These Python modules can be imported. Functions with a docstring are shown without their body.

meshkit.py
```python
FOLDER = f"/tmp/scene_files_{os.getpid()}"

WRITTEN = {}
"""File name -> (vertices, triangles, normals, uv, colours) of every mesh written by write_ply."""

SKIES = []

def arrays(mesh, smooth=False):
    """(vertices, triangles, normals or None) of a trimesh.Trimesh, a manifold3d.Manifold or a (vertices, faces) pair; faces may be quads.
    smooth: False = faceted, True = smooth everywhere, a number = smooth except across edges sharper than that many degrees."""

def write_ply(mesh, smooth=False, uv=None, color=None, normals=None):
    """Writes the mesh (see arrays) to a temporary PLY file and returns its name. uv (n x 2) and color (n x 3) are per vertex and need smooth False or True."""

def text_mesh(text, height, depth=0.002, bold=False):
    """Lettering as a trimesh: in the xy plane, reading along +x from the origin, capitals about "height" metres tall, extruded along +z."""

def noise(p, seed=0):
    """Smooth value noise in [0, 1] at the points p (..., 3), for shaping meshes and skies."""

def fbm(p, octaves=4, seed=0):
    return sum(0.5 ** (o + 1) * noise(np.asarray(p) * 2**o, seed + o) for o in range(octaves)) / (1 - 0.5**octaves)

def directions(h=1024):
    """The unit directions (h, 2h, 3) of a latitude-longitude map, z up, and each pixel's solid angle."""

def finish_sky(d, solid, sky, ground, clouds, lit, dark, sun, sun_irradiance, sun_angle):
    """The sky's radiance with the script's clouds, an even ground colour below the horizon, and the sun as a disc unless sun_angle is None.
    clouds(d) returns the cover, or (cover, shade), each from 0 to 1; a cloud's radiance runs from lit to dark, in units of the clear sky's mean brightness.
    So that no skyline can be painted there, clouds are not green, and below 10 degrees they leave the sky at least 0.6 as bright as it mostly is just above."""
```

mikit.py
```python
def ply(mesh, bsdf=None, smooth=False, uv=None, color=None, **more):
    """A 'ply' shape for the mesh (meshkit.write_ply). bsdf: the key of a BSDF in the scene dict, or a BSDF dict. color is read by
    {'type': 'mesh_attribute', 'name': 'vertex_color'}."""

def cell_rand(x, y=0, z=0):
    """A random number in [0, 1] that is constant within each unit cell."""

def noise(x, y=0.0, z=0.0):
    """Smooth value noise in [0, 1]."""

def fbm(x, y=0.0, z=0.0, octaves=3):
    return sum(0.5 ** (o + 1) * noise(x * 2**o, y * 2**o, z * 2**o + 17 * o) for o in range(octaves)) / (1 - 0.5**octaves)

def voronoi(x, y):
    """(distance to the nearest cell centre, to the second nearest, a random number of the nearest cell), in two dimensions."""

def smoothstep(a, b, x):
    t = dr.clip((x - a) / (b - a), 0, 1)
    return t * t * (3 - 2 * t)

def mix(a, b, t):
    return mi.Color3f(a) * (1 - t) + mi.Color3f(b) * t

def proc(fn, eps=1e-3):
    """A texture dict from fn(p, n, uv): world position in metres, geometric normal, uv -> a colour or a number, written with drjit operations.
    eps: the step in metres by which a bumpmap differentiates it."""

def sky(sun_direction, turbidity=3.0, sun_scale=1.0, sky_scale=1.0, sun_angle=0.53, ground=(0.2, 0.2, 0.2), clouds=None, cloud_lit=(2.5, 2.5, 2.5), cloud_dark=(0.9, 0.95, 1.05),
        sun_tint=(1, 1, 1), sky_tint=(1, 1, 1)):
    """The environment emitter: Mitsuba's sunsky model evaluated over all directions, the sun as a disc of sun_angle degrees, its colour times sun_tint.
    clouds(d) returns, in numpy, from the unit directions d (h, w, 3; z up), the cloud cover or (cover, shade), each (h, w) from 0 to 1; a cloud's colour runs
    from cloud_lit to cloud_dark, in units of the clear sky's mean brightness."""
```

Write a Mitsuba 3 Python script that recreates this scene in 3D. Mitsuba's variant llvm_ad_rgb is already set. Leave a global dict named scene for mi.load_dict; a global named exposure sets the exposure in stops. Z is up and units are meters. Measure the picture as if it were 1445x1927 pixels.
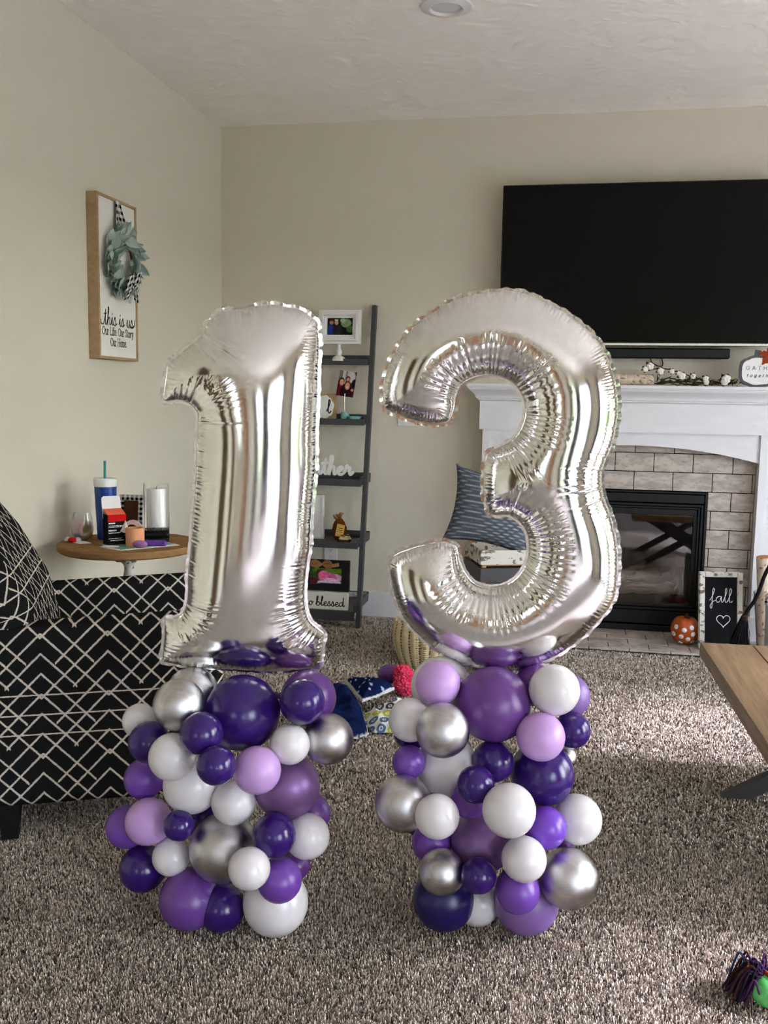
import math, numpy as np, trimesh, mitsuba as mi, mikit, meshkit
import drjit as dr
import scipy.sparse as sp, scipy.sparse.linalg as spl
from scipy.spatial import Delaunay, cKDTree
from shapely.geometry import Polygon, LineString, Point
from shapely.ops import unary_union
import shapely
T = mi.ScalarTransform4f
scene, labels = {}, {}
# ------------------------------------------------------------------ camera, sky, light, exposure
CAM = (0, 0, 1.255)
FWD, UP = (-0.188, 0.975, -0.121), (-0.039, 0.115, 0.993)
scene['camera'] = {'type': 'perspective', 'fov': 2 * math.degrees(math.atan(722.5 / 1800)), 'fov_axis': 'x', 'near_clip': 0.05,
                   'to_world': T().look_at(origin=CAM, target=[CAM[i] + FWD[i] for i in range(3)], up=UP)}
exposure = 5.92
def hazy(d):
    n = meshkit.fbm(d * 2.2 + 5, 4)
    return np.clip(0.55 + 1.2 * (n - 0.5), 0, 1), np.clip(1.6 * (meshkit.fbm(d * 3 + 9, 3) - 0.4), 0, 1)
scene['sky'] = mikit.sky((0.81, 0.05, 0.58), turbidity=4.0, sun_scale=0.225, sky_scale=1.0, sun_angle=9, ground=(0.2, 0.22, 0.17), clouds=hazy,
                         cloud_lit=(2.15, 2.12, 2.35), cloud_dark=(1.2, 1.25, 1.35), sun_tint=(0.74, 0.90, 1.6))
# ------------------------------------------------------------------ helpers
used = set()
def uniq(k):
    if k not in used:
        used.add(k); return k
    i = 1
    while f'{k}_{i:03d}' in used: i += 1
    k = f'{k}_{i:03d}'; used.add(k); return k
def thing(name, label, cat, group=None):
    k = uniq(name); labels[k] = {'label': label, 'category': cat}
    if group: labels[k]['group'] = group
    return k
def obj(name, mesh, mat, parent=None, smooth=False, label=None, kind=None, **kw):
    k = uniq(f'{parent}__{name}' if parent else name)
    scene[k] = mesh if isinstance(mesh, dict) else mikit.ply(mesh, mat, smooth, **kw)
    if label or kind:
        labels[k] = {}
        if label: labels[k]['label'] = label
        if kind: labels[k]['kind'] = kind
    return k
def single(name, label, cat, mesh, mat, smooth=False, group=None, kind=None, **kw):
    k = thing(name, label, cat, group); scene[k] = mikit.ply(mesh, mat, smooth, **kw)
    if kind: labels[k]['kind'] = kind
    return k
def struct(name, mesh, mat, smooth=False, **kw):
    return obj(name, mesh, mat, None, smooth, kind='structure', **kw)
cat = trimesh.util.concatenate
def box(x0, x1, y0, y1, z0, z1, b=0.0):
    a, c = np.array([x0, y0, z0], float), np.array([x1, y1, z1], float)
    if b <= 0:
        m = trimesh.creation.box(extents=c - a); m.apply_translation((a + c) / 2); return m
    P = []
    for k in range(3):
        lo, hi = a + b, c - b; lo[k], hi[k] = a[k], c[k]
        P += [[(lo, hi)[i][0], (lo, hi)[j][1], (lo, hi)[l][2]] for i in (0, 1) for j in (0, 1) for l in (0, 1)]
    return trimesh.convex.convex_hull(np.array(P))
def frame(o, ex, ey, ez=None):
    ex, ey = np.array(ex, float), np.array(ey, float)
    ez = np.cross(ex, ey) if ez is None else np.array(ez, float)
    M = np.eye(4); M[:3, 0], M[:3, 1], M[:3, 2], M[:3, 3] = ex, ey, ez, o
    return M
def mv(m, M):
    m = m.copy(); m.apply_transform(M); return m
def rotz(a, o=(0, 0, 0)):
    c, s = math.cos(a), math.sin(a)
    return frame(o, (c, s, 0), (-s, c, 0), (0, 0, 1))
def lathe(prof, n=40, o=(0, 0, 0)):
    m = trimesh.creation.revolve(np.array(prof, float), sections=n); m.apply_translation(o); return m
def tube(P, r, n=8, closed=False):
    P = np.array(P, float); N = len(P)
    r = np.broadcast_to(r, N)
    t = np.gradient(P, axis=0) if not closed else np.roll(P, -1, 0) - np.roll(P, 1, 0)
    t /= np.linalg.norm(t, axis=1, keepdims=True) + 1e-12
    u = np.cross(t[0], [0.31, 0.2, 0.93]); u /= np.linalg.norm(u); V = []
    for i in range(N):
        u = u - t[i] * (u @ t[i]); u /= np.linalg.norm(u) + 1e-12; w = np.cross(t[i], u)
        a = np.arange(n) * 2 * np.pi / n
        V.append(P[i] + r[i] * (np.cos(a)[:, None] * u + np.sin(a)[:, None] * w))
    V = np.vstack(V); F = []
    for i in range(N if closed else N - 1):
        for j in range(n):
            a, b = i * n + j, i * n + (j + 1) % n; c, d = ((i + 1) % N) * n + (j + 1) % n, ((i + 1) % N) * n + j
            F += [[a, b, c], [a, c, d]]
    if not closed:
        V = np.vstack([V, P[0], P[-1]])
        F += [[len(V) - 2, (j + 1) % n, j] for j in range(n)] + [[len(V) - 1, (N - 1) * n + j, (N - 1) * n + (j + 1) % n] for j in range(n)]
    return trimesh.Trimesh(V, F, process=False)
def spline(P, k=8):
    P = np.array(P, float); Q = np.vstack([2 * P[0] - P[1], P, 2 * P[-1] - P[-2]]); out = []
    for i in range(1, len(Q) - 2):
        for t in np.arange(k) / k:
            a, b, c, d = Q[i - 1:i + 3]
            out.append(0.5 * (2 * b + (c - a) * t + (2 * a - 5 * b + 4 * c - d) * t * t + (3 * b - a - 3 * c + d) * t ** 3))
    out.append(P[-1]); return np.array(out)
def extrude(poly, h):
    gs = getattr(poly, 'geoms', [poly])
    return cat([trimesh.creation.extrude_polygon(g, h, engine='earcut') for g in gs if g.area > 1e-9])
XZ = lambda o: frame(o, (1, 0, 0), (0, 0, 1), (0, -1, 0))         # local x -> X, y -> Z, extruded towards the room (-Y)
def grid(nu, nv, fn):
    u, v = np.meshgrid(np.linspace(0, 1, nu), np.linspace(0, 1, nv), indexing='ij')
    V = fn(u.ravel(), v.ravel()); i = np.arange(nu * nv).reshape(nu, nv)
    q = np.stack([i[:-1, :-1], i[1:, :-1], i[1:, 1:], i[:-1, 1:]], -1).reshape(-1, 4)
    return trimesh.Trimesh(V, np.vstack([q[:, :3], q[:, [0, 2, 3]]]), process=False), u.ravel(), v.ravel()
def shell(m, t):
    """a sheet given real thickness t"""
    n = m.vertex_normals; V = np.vstack([m.vertices, m.vertices - n * t]); k = len(m.vertices)
    e = m.edges_sorted; un, ct = np.unique(e, axis=0, return_counts=True); b = {tuple(x) for x in un[ct == 1]}
    S = [x for x in m.edges if tuple(sorted(x)) in b]
    F = [m.faces, m.faces[:, ::-1] + k]
    F.append(np.array([[[a, c + k, c], [a, a + k, c + k]] for a, c in S]).reshape(-1, 3))
    return trimesh.Trimesh(V, np.vstack(F), process=False)
rng = np.random.default_rng(7)
def lin(*c):
    c = np.array(c, float) / 255; return np.where(c <= 0.04045, c / 12.92, ((c + 0.055) / 1.055) ** 2.4)
# ------------------------------------------------------------------ materials
def rgb(c): return {'type': 'rgb', 'value': [float(x) for x in c]}
def matte(k, c): scene[k] = {'type': 'twosided', 'b': {'type': 'diffuse', 'reflectance': rgb(c) if not isinstance(c, dict) else c}}
def gloss(k, c, a=0.15): scene[k] = {'type': 'twosided', 'b': {'type': 'roughplastic', 'diffuse_reflectance': rgb(c) if not isinstance(c, dict) else c, 'alpha': a}}
def metal(k, c, a): scene[k] = {'type': 'twosided', 'b': {'type': 'roughconductor', 'material': 'none', 'specular_reflectance': rgb(c), 'alpha': a}}
VC = {'type': 'mesh_attribute', 'name': 'vertex_color'}
matte('vcol', VC); scene['vcol_gloss'] = {'type': 'twosided', 'b': {'type': 'principled', 'base_color': VC, 'roughness': 0.3, 'specular': 0.5}}
matte('wall_paint', (0.635, 0.592, 0.49)); matte('white_paint_m', (0.8, 0.79, 0.78)); gloss('white_trim', (0.82, 0.82, 0.835), 0.35)
matte('ceiling_paint', (0.84, 0.805, 0.735))
scene['black_metal'] = {'type': 'twosided', 'b': {'type': 'roughplastic', 'diffuse_reflectance': rgb((0.006, 0.007, 0.008)), 'alpha': 0.28, 'int_ior': 1.33}}; scene['black_screen'] = {'type': 'twosided', 'b': {'type': 'roughplastic', 'diffuse_reflectance': rgb((0.002, 0.0018, 0.0016)), 'alpha': 0.08, 'int_ior': 1.24}}; matte('black_matte', (0.012, 0.012, 0.013))
gloss('dark_grey_paint', lin(62, 64, 68), 0.35); gloss('charcoal_wood', lin(58, 55, 56), 0.3)
metal('foil', (0.89, 0.885, 0.87), 0.022); metal('chrome_latex', (0.63, 0.62, 0.63), 0.20); metal('silver', (0.8, 0.78, 0.74), 0.12); metal('brass', (0.85, 0.72, 0.45), 0.15)
metal('galvanized', (0.55, 0.56, 0.58), 0.35)
for k, c, a in (('indigo', (0.030, 0.008, 0.125), .06), ('violet', (0.155, 0.055, 0.36), .12), ('purple', (0.135, 0.050, 0.27), .12), ('plum', (0.125, 0.042, 0.22), .12), ('lilac', (0.56, 0.34, 0.70), .14),
                ('lavender', (0.22, 0.12, 0.36), .14), ('white', (0.72, 0.695, 0.71), .07), ('bright', (0.17, 0.055, 0.50), .10), ('navy', (0.014, 0.008, 0.085), .12)):
    gloss('latex_' + k, c, a)
scene['latex_pearl'] = {'type': 'twosided', 'b': {'type': 'principled', 'base_color': rgb((0.20, 0.105, 0.27)), 'metallic': 0.45, 'roughness': 0.38}}
scene['solid_glass'] = {'type': 'dielectric', 'int_ior': 1.5}
scene['clear_glass'] = {'type': 'thindielectric', 'int_ior': 1.5}
def woodtex(c0, c1, axis, sc=1.0, knots=0.0):
    c0, c1 = [tuple(float(x) for x in c) for c in (c0, c1)]
    def f(p, n, uv):
        a, b, c = (p.x, p.y, p.z) if axis == 'x' else (p.y, p.x, p.z)
        g = mikit.fbm(a * 3 * sc, b * 60 * sc, c * 60 * sc, 3); h = mikit.fbm(a * 2 * sc + 7, b * 9 * sc, c * 9 * sc, 2)
        fine = mikit.noise(a * 14 * sc, b * 260 * sc, c * 260 * sc)
        t = dr.clip(0.55 * g + 0.5 * h + 0.25 * (fine - 0.5) - 0.05, 0, 1)
        k = mikit.smoothstep(0.80, 0.88, mikit.fbm(a * 7 * sc + 3, b * 17 * sc, 4.0, 2)) * knots
        return mikit.mix(c0, c1, t) * (1 - 0.75 * k)
    return mikit.proc(f)
scene['oak'] = {'type': 'twosided', 'b': {'type': 'roughplastic', 'alpha': 0.35, 'diffuse_reflectance': woodtex(lin(98, 74, 48), lin(166, 138, 100), 'y', 1.0, 1.0)}}
matte('brown_wood', woodtex(lin(110, 82, 52), lin(168, 132, 92), 'x', 1.6))
matte('frame_wood', woodtex(lin(142, 116, 86), lin(188, 162, 126), 'z', 1.0))
def distress(p, n, uv):
    t = mikit.smoothstep(0.56, 0.68, mikit.fbm(p.x * 40, p.y * 60, p.z * 60, 3))
    return mikit.mix((0.62, 0.60, 0.54), (0.17, 0.14, 0.11), t)
matte('distressed_white', mikit.proc(distress))
def tilefn(p, n, uv):
    m = mikit.fbm(p.x * 14, p.y * 14 + 3, p.z * 30, 4); s = mikit.smoothstep(0.60, 0.78, mikit.fbm(p.x * 60, p.y * 60, p.z * 90, 2))
    return mikit.mix((0.55, 0.48, 0.41), (0.36, 0.31, 0.275), dr.clip((m - 0.38) * 3.2, 0, 1)) * (1 - 0.22 * s)
gloss('tile', mikit.proc(tilefn), 0.3)
matte('grout', (0.03, 0.028, 0.027))
def chairfn(p, n, uv):
    P, S = 0.178, 0.170
    x, y = uv.x, uv.y
    wob = 0.0014 * (mikit.noise(x * 260, y * 260) - 0.5)
    px = dr.abs(x / P - dr.floor(x / P) - 0.5) * P              # distance from the column's centre line
    d = mi.Float(1.0)
    band = dr.floor(y / S)
    for db in (0, 1, 2):
        yb = y - (band + db) * S                                # three nested chevrons hang from the top of each band
        for top, reach in ((0.168, P), (0.112, P * .53), (0.056, P * .79)):
            for q in (px, P - px):
                e = dr.abs((top - 1.02 * q) - yb) * .70
                d = dr.select(q < reach, dr.minimum(d, e), d)
    fb = band * 0.5 - dr.floor(band * 0.5)
    yy = y - band * S
    for hy in (0.166, 0.110, 0.054):
        d = dr.select(fb < 0.25, dr.minimum(d, dr.abs(yy - hy) * 1.35), d)
    line = 1 - mikit.smoothstep(0.0022, 0.0033, d + wob)
    weave = 0.8 + 0.4 * mikit.noise(x * 900, y * 900)
    return mikit.mix(mi.Color3f(0.012, 0.0125, 0.013) * weave, mi.Color3f(0.56, 0.50, 0.44), line)
matte('chair_fabric', mikit.proc(chairfn))
def check(k, sc, dark=(0.015, 0.015, 0.017), light=(0.72, 0.71, 0.69)):
    def f(p, n, uv):
        a, b = uv.x * sc, uv.y * sc
        s = mikit.smoothstep(0.49, 0.51, a - dr.floor(a)); t = mikit.smoothstep(0.49, 0.51, b - dr.floor(b))
        return mikit.mix(light, dark, 0.5 * (s + t) + 0.06)
    matte(k, mikit.proc(f))
check('buffalo_check', 1.0)
for k, c in (('cream', (0.74, 0.72, 0.66)), ('teal', lin(70, 150, 145)), ('paper', (0.75, 0.74, 0.73)), ('sage_paper', lin(110, 150, 130)), ('ink', (0.02, 0.02, 0.02)), ('red_card', lin(190, 30, 30)), ('coral', lin(225, 110, 85)),
             ('peach', lin(222, 160, 122)), ('pink_tape', lin(215, 180, 180)), ('rust', lin(140, 62, 36)), ('green_leaf', lin(60, 72, 44)), ('cotton', (0.78, 0.75, 0.70)), ('boll', lin(75, 48, 36)), ('burlap', lin(165, 120, 78)),
             ('pink_fluff', lin(220, 70, 105)), ('tan_wood', lin(196, 140, 96)), ('navy_cloth', lin(22, 30, 66)), ('lawn_green', lin(112, 128, 92)), ('leaf_tree', lin(142, 160, 112)), ('bark', lin(80, 66, 52)), ('grey_frame', lin(92, 92, 98)),
             ('patio_stone', (0.55, 0.54, 0.53)), ('carpet_base', (0.34, 0.31, 0.29)), ('khaki', lin(196, 182, 142)), ('pale_grey', (0.6, 0.6, 0.6)), ('brown_thread', lin(96, 72, 48)), ('chalk', (0.7, 0.7, 0.7)), ('tan_card', lin(200, 160, 90)), ('navy_wall', lin(36, 44, 80)), ('amber', lin(90, 52, 18)), ('pale_wall', (0.62, 0.58, 0.52))): matte(k, c)
gloss('blue_cup', lin(30, 62, 140), 0.1); gloss('purple_plastic', lin(92, 50, 150), 0.2); gloss('mauve_plastic', lin(160, 110, 160), 0.2); gloss('white_gloss', (0.78, 0.77, 0.75), 0.2); gloss('teal_jar', lin(120, 175, 170), 0.2)
gloss('orange_ball', lin(215, 90, 50), 0.25); gloss('green_ball', lin(90, 190, 100), 0.25); metal('purple_foil', (0.30, 0.10, 0.18), 0.15)
# ------------------------------------------------------------------ the room
XL, XR, YB, YF, ZC = -1.995, 2.9, 5.318, -3.6, 2.74
FX0, FX1, FZ = -0.054, 0.724, 0.776                                # the firebox opening in the back wall
struct('wall_back', cat([box(XL - .15, FX0, YB, YB + .15, -.03, ZC), box(FX1, XR + .15, YB, YB + .15, -.03, ZC), box(FX0, FX1, YB, YB + .15, FZ, ZC)]), 'wall_paint')
struct('wall_left', box(XL - .15, XL, YF, YB, -.03, ZC), 'wall_paint')
W = [(2.72, 4.30), (1.30, 2.44), (-2.6, -.4)]                                    # glazed doors in the right wall
zs, zt = 0.06, 2.12
ys = [YF] + [v for a, b in W[::-1] for v in (a, b)] + [YB]
struct('wall_right', cat([box(XR, XR + .15, ys[i], ys[i + 1], -.03, ZC) for i in range(0, len(ys), 2)] + [box(XR, XR + .15, a, b, zt, ZC) for a, b in W] + [box(XR, XR + .15, a, b, -.03, zs) for a, b in W]), 'wall_paint')
R0, R1 = (1.62, 2.25), (-1.75, -1.20)
struct('wall_rear', cat([box(XL, R1[0], YF - .15, YF, -.03, ZC), box(R1[1], R0[0], YF - .15, YF, -.03, ZC), box(R0[1], XR, YF - .15, YF, -.03, ZC), box(R0[0], R0[1], YF - .15, YF, zt, ZC), box(R0[0], R0[1], YF - .15, YF, -.03, .3),
                        box(R1[0], R1[1], YF - .15, YF, zt, ZC), box(R1[0], R1[1], YF - .15, YF, -.03, .9)]), 'wall_paint')
struct('ceiling', box(XL - .15, XR + .15, YF - .15, YB + .15, ZC, ZC + .1), 'ceiling_paint')
def plaster(u, v):                                                   # knocked-down plaster relief where the photograph can see the ceiling
    X, Y = XL + u * 3.5, 2.0 + v * (YB - 2.0); q = np.stack([X, Y, X * 0], 1); w = meshkit.fbm(q * 9, 2, 5)[:, None] * .12
    n = meshkit.fbm(np.c_[(q[:, :1] + w) * 24, (q[:, 1:2] - w) * 38, q[:, 2:] + 1], 3, 8); t = np.clip((n - .50) / .10, 0, 1)
    return np.c_[X, Y, ZC - .0004 - .0026 * t * t * (3 - 2 * t)]
m, u, v = grid(470, 440, plaster); obj('plaster', m, 'ceiling_paint', 'ceiling', True)
struct('floor', box(XL - .15, XR + .15, YF - .15, YB + .15, -.08, -.012), 'carpet_base')
struct('baseboard_back', cat([box(XL, -0.466, YB - .014, YB, -.012, .125), box(XL, -0.466, YB - .009, YB, .125, .133)]), 'white_trim')
struct('baseboard_left', cat([box(XL, XL + .014, YF, YB - .014, -.012, .125), box(XL, XL + .009, YF, YB - .014, .125, .133)]), 'white_trim')
def window(a, b, axis, at, n, z0=zs):
    B = []
    def bar(p, q, lo, hi):
        B.append(box(at + .03, at + .09, p, q, lo, hi, .004) if axis == 'x' else box(p, q, at - .09, at - .03, lo, hi, .004))
    bar(a, a + .06, z0, zt); bar(b - .06, b, z0, zt); bar(a + .06, b - .06, z0, z0 + .08); bar(a + .06, b - .06, zt - .06, zt)
    for i in range(1, n): c = a + (b - a) * i / n; bar(c - .035, c + .035, z0 + .08, zt - .06)
    return cat(B)
struct('window_1', window(*W[0], 'x', XR, 2), 'white_trim'); struct('window_2', window(*W[1], 'x', XR, 1), 'white_trim'); struct('window_3', window(*W[2], 'x', XR, 2), 'white_trim')
struct('window_4', window(*R0, 'y', YF, 1, .3), 'white_trim'); struct('window_5', window(*R1, 'y', YF, 1, .9), 'white_trim')
struct('door_1', box(-.60, -.25, YF, YF + .05, 0, 2.05, .01), 'tan_wood'); struct('door_2', box(-.20, -.04, YF, YF + .05, 0, 2.05, .01), 'navy_wall'); struct('door_3', box(2.35, 2.85, YF, YF + .05, 0, 2.1, .01), 'black_matte')
struct('door_6', box(.98, 1.46, YF, YF + .05, 0, 2.1, .01), 'charcoal_wood')
for n_, (a, b) in enumerate(((-.42, -.12), (1.02, 1.28), (-3.2, -2.65)), 1): struct(f'trim_{n_}', box(XR - .05, XR - .005, a, b, .02, 2.3, .015), 'navy_wall')
struct('door_4', box(XL, XL + .04, -.2, .55, 0, 2.05, .01), 'bark'); struct('door_5', box(XL, XL + .04, -2.4, -1.3, 0, 2.05, .01), 'boll')
struct('patio', box(XR + .15, 8.5, -8, 9, -.4, -.2), 'patio_stone')
struct('ground', box(-30, 60, -40, 60, -.5, -.4), 'lawn_green')
for x, y, r, h, lb in ((13.5, 7.6, 1.8, 2.1, 'leafy green tree outside the far glazed door, mirrored in the foil'), (15, 14.5, 2.2, 2.6, 'taller green tree outside beyond the corner, mirrored in the foil'), (13, 3.6, 1.5, .9, 'low green bush outside across the lawn, mirrored in the foil'),
                    (3.2, -13, 2.2, 2.4, 'green tree outside behind the rear window')):
    t = thing('tree', lb, 'tree')
    s = trimesh.creation.icosphere(4, r); v = s.vertices; s.vertices = v * (0.75 + 0.55 * meshkit.fbm(v * 1.6 + x, 4))[:, None] + [x, y, h]
    obj('crown', s, 'leaf_tree', t); obj('trunk', tube([(x, y, -.42), (x + .05, y, h)], .14, 10), 'bark', t)
# recessed ceiling light
t = thing('ceiling_light', 'round white recessed ceiling light, switched off', 'ceiling light')
cx, cy = -.53, 3.84
obj('trim_ring', lathe([(.060, ZC - .001), (.060, ZC - .012), (.066, ZC - .015), (.098, ZC - .007), (.100, ZC + .002)], 64, (cx, cy, 0)), 'white_gloss', t, 40)
obj('lens', lathe([(0, ZC - .006), (.05, ZC - .006), (.062, ZC - .004)], 48, (cx, cy, 0)), 'pale_grey', t)
# ------------------------------------------------------------------ carpet pile
def carpet():
    g = np.random.default_rng(3); parts = []
    for x0, x1, y0, y1, s in ((-1.995, 1.3, 1.4, 2.7, .0043), (-1.995, 1.6, 2.7, 5.25, .0064)):
        nx, ny = int((x1 - x0) / s), int((y1 - y0) / s)
        X, Y = np.meshgrid(x0 + (np.arange(nx) + .5) * s, y0 + (np.arange(ny) + .5) * s, indexing='ij')
        p = np.stack([X.ravel(), Y.ravel()], 1) + g.normal(0, s * .3, (nx * ny, 2))
        keep = ~((p[:, 1] > 4.825) & (p[:, 0] > -.5)) & ~((p[:, 0] < -1.95) & (p[:, 1] > 9))
        p = p[keep]; r = np.linalg.norm(p / [1, 1], axis=1)
        vis = np.abs(p[:, 0] + .19 * p[:, 1]) < .46 * p[:, 1] + .30           # the part of the room the photograph could see
        p = p[vis]; parts.append((p, np.full(len(p), s)))
    p = np.vstack([a for a, _ in parts]); s = np.concatenate([b for _, b in parts]); n = len(p)
    a = g.uniform(0, 2 * np.pi, n); lean = g.uniform(.1, .95, n) * s; h = g.uniform(.007, .0145, n)
    d = np.stack([np.cos(a), np.sin(a)], 1); w = np.stack([-np.sin(a), np.cos(a)], 1) * (s * g.uniform(.30, .50, n))[:, None]
    z0 = np.full((n, 1), -.012); mid = p + d * (lean * .35)[:, None]; tip = p + d * lean[:, None]
    V = np.stack([np.hstack([p + w * .8, z0]), np.hstack([p - w * .8, z0]), np.hstack([mid + w, z0 + (h * .72)[:, None]]), np.hstack([mid - w, z0 + (h * .72)[:, None]]),
                  np.hstack([mid + d * (s * .45)[:, None], z0 + (h * .86)[:, None]]), np.hstack([tip, z0 + h[:, None]])], 1).reshape(-1, 3)
    F = (np.arange(n)[:, None, None] * 6 + np.array([[0, 1, 3], [0, 3, 2], [2, 3, 5], [2, 5, 4], [3, 4, 5], [0, 2, 4]])).reshape(-1, 3)
    pal = np.array([(0.69, 0.61, 0.52), (0.51, 0.445, 0.37), (0.27, 0.23, 0.195), (0.075, 0.06, 0.05)]); pick = g.choice(4, n, p=(.34, .30, .20, .16))
    col = pal[pick] * g.uniform(.85, 1.15, (n, 1)) * (0.85 + .3 * meshkit.fbm(np.hstack([p * 2.2, z0]), 3))[:, None]
    k = thing('carpet', 'speckled taupe and grey cut pile carpet covering the floor', 'carpet'); labels[k]['kind'] = 'stuff'
    scene[k] = mikit.ply((V, F), 'vcol', color=np.repeat(col, 6, 0))
carpet()
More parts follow.
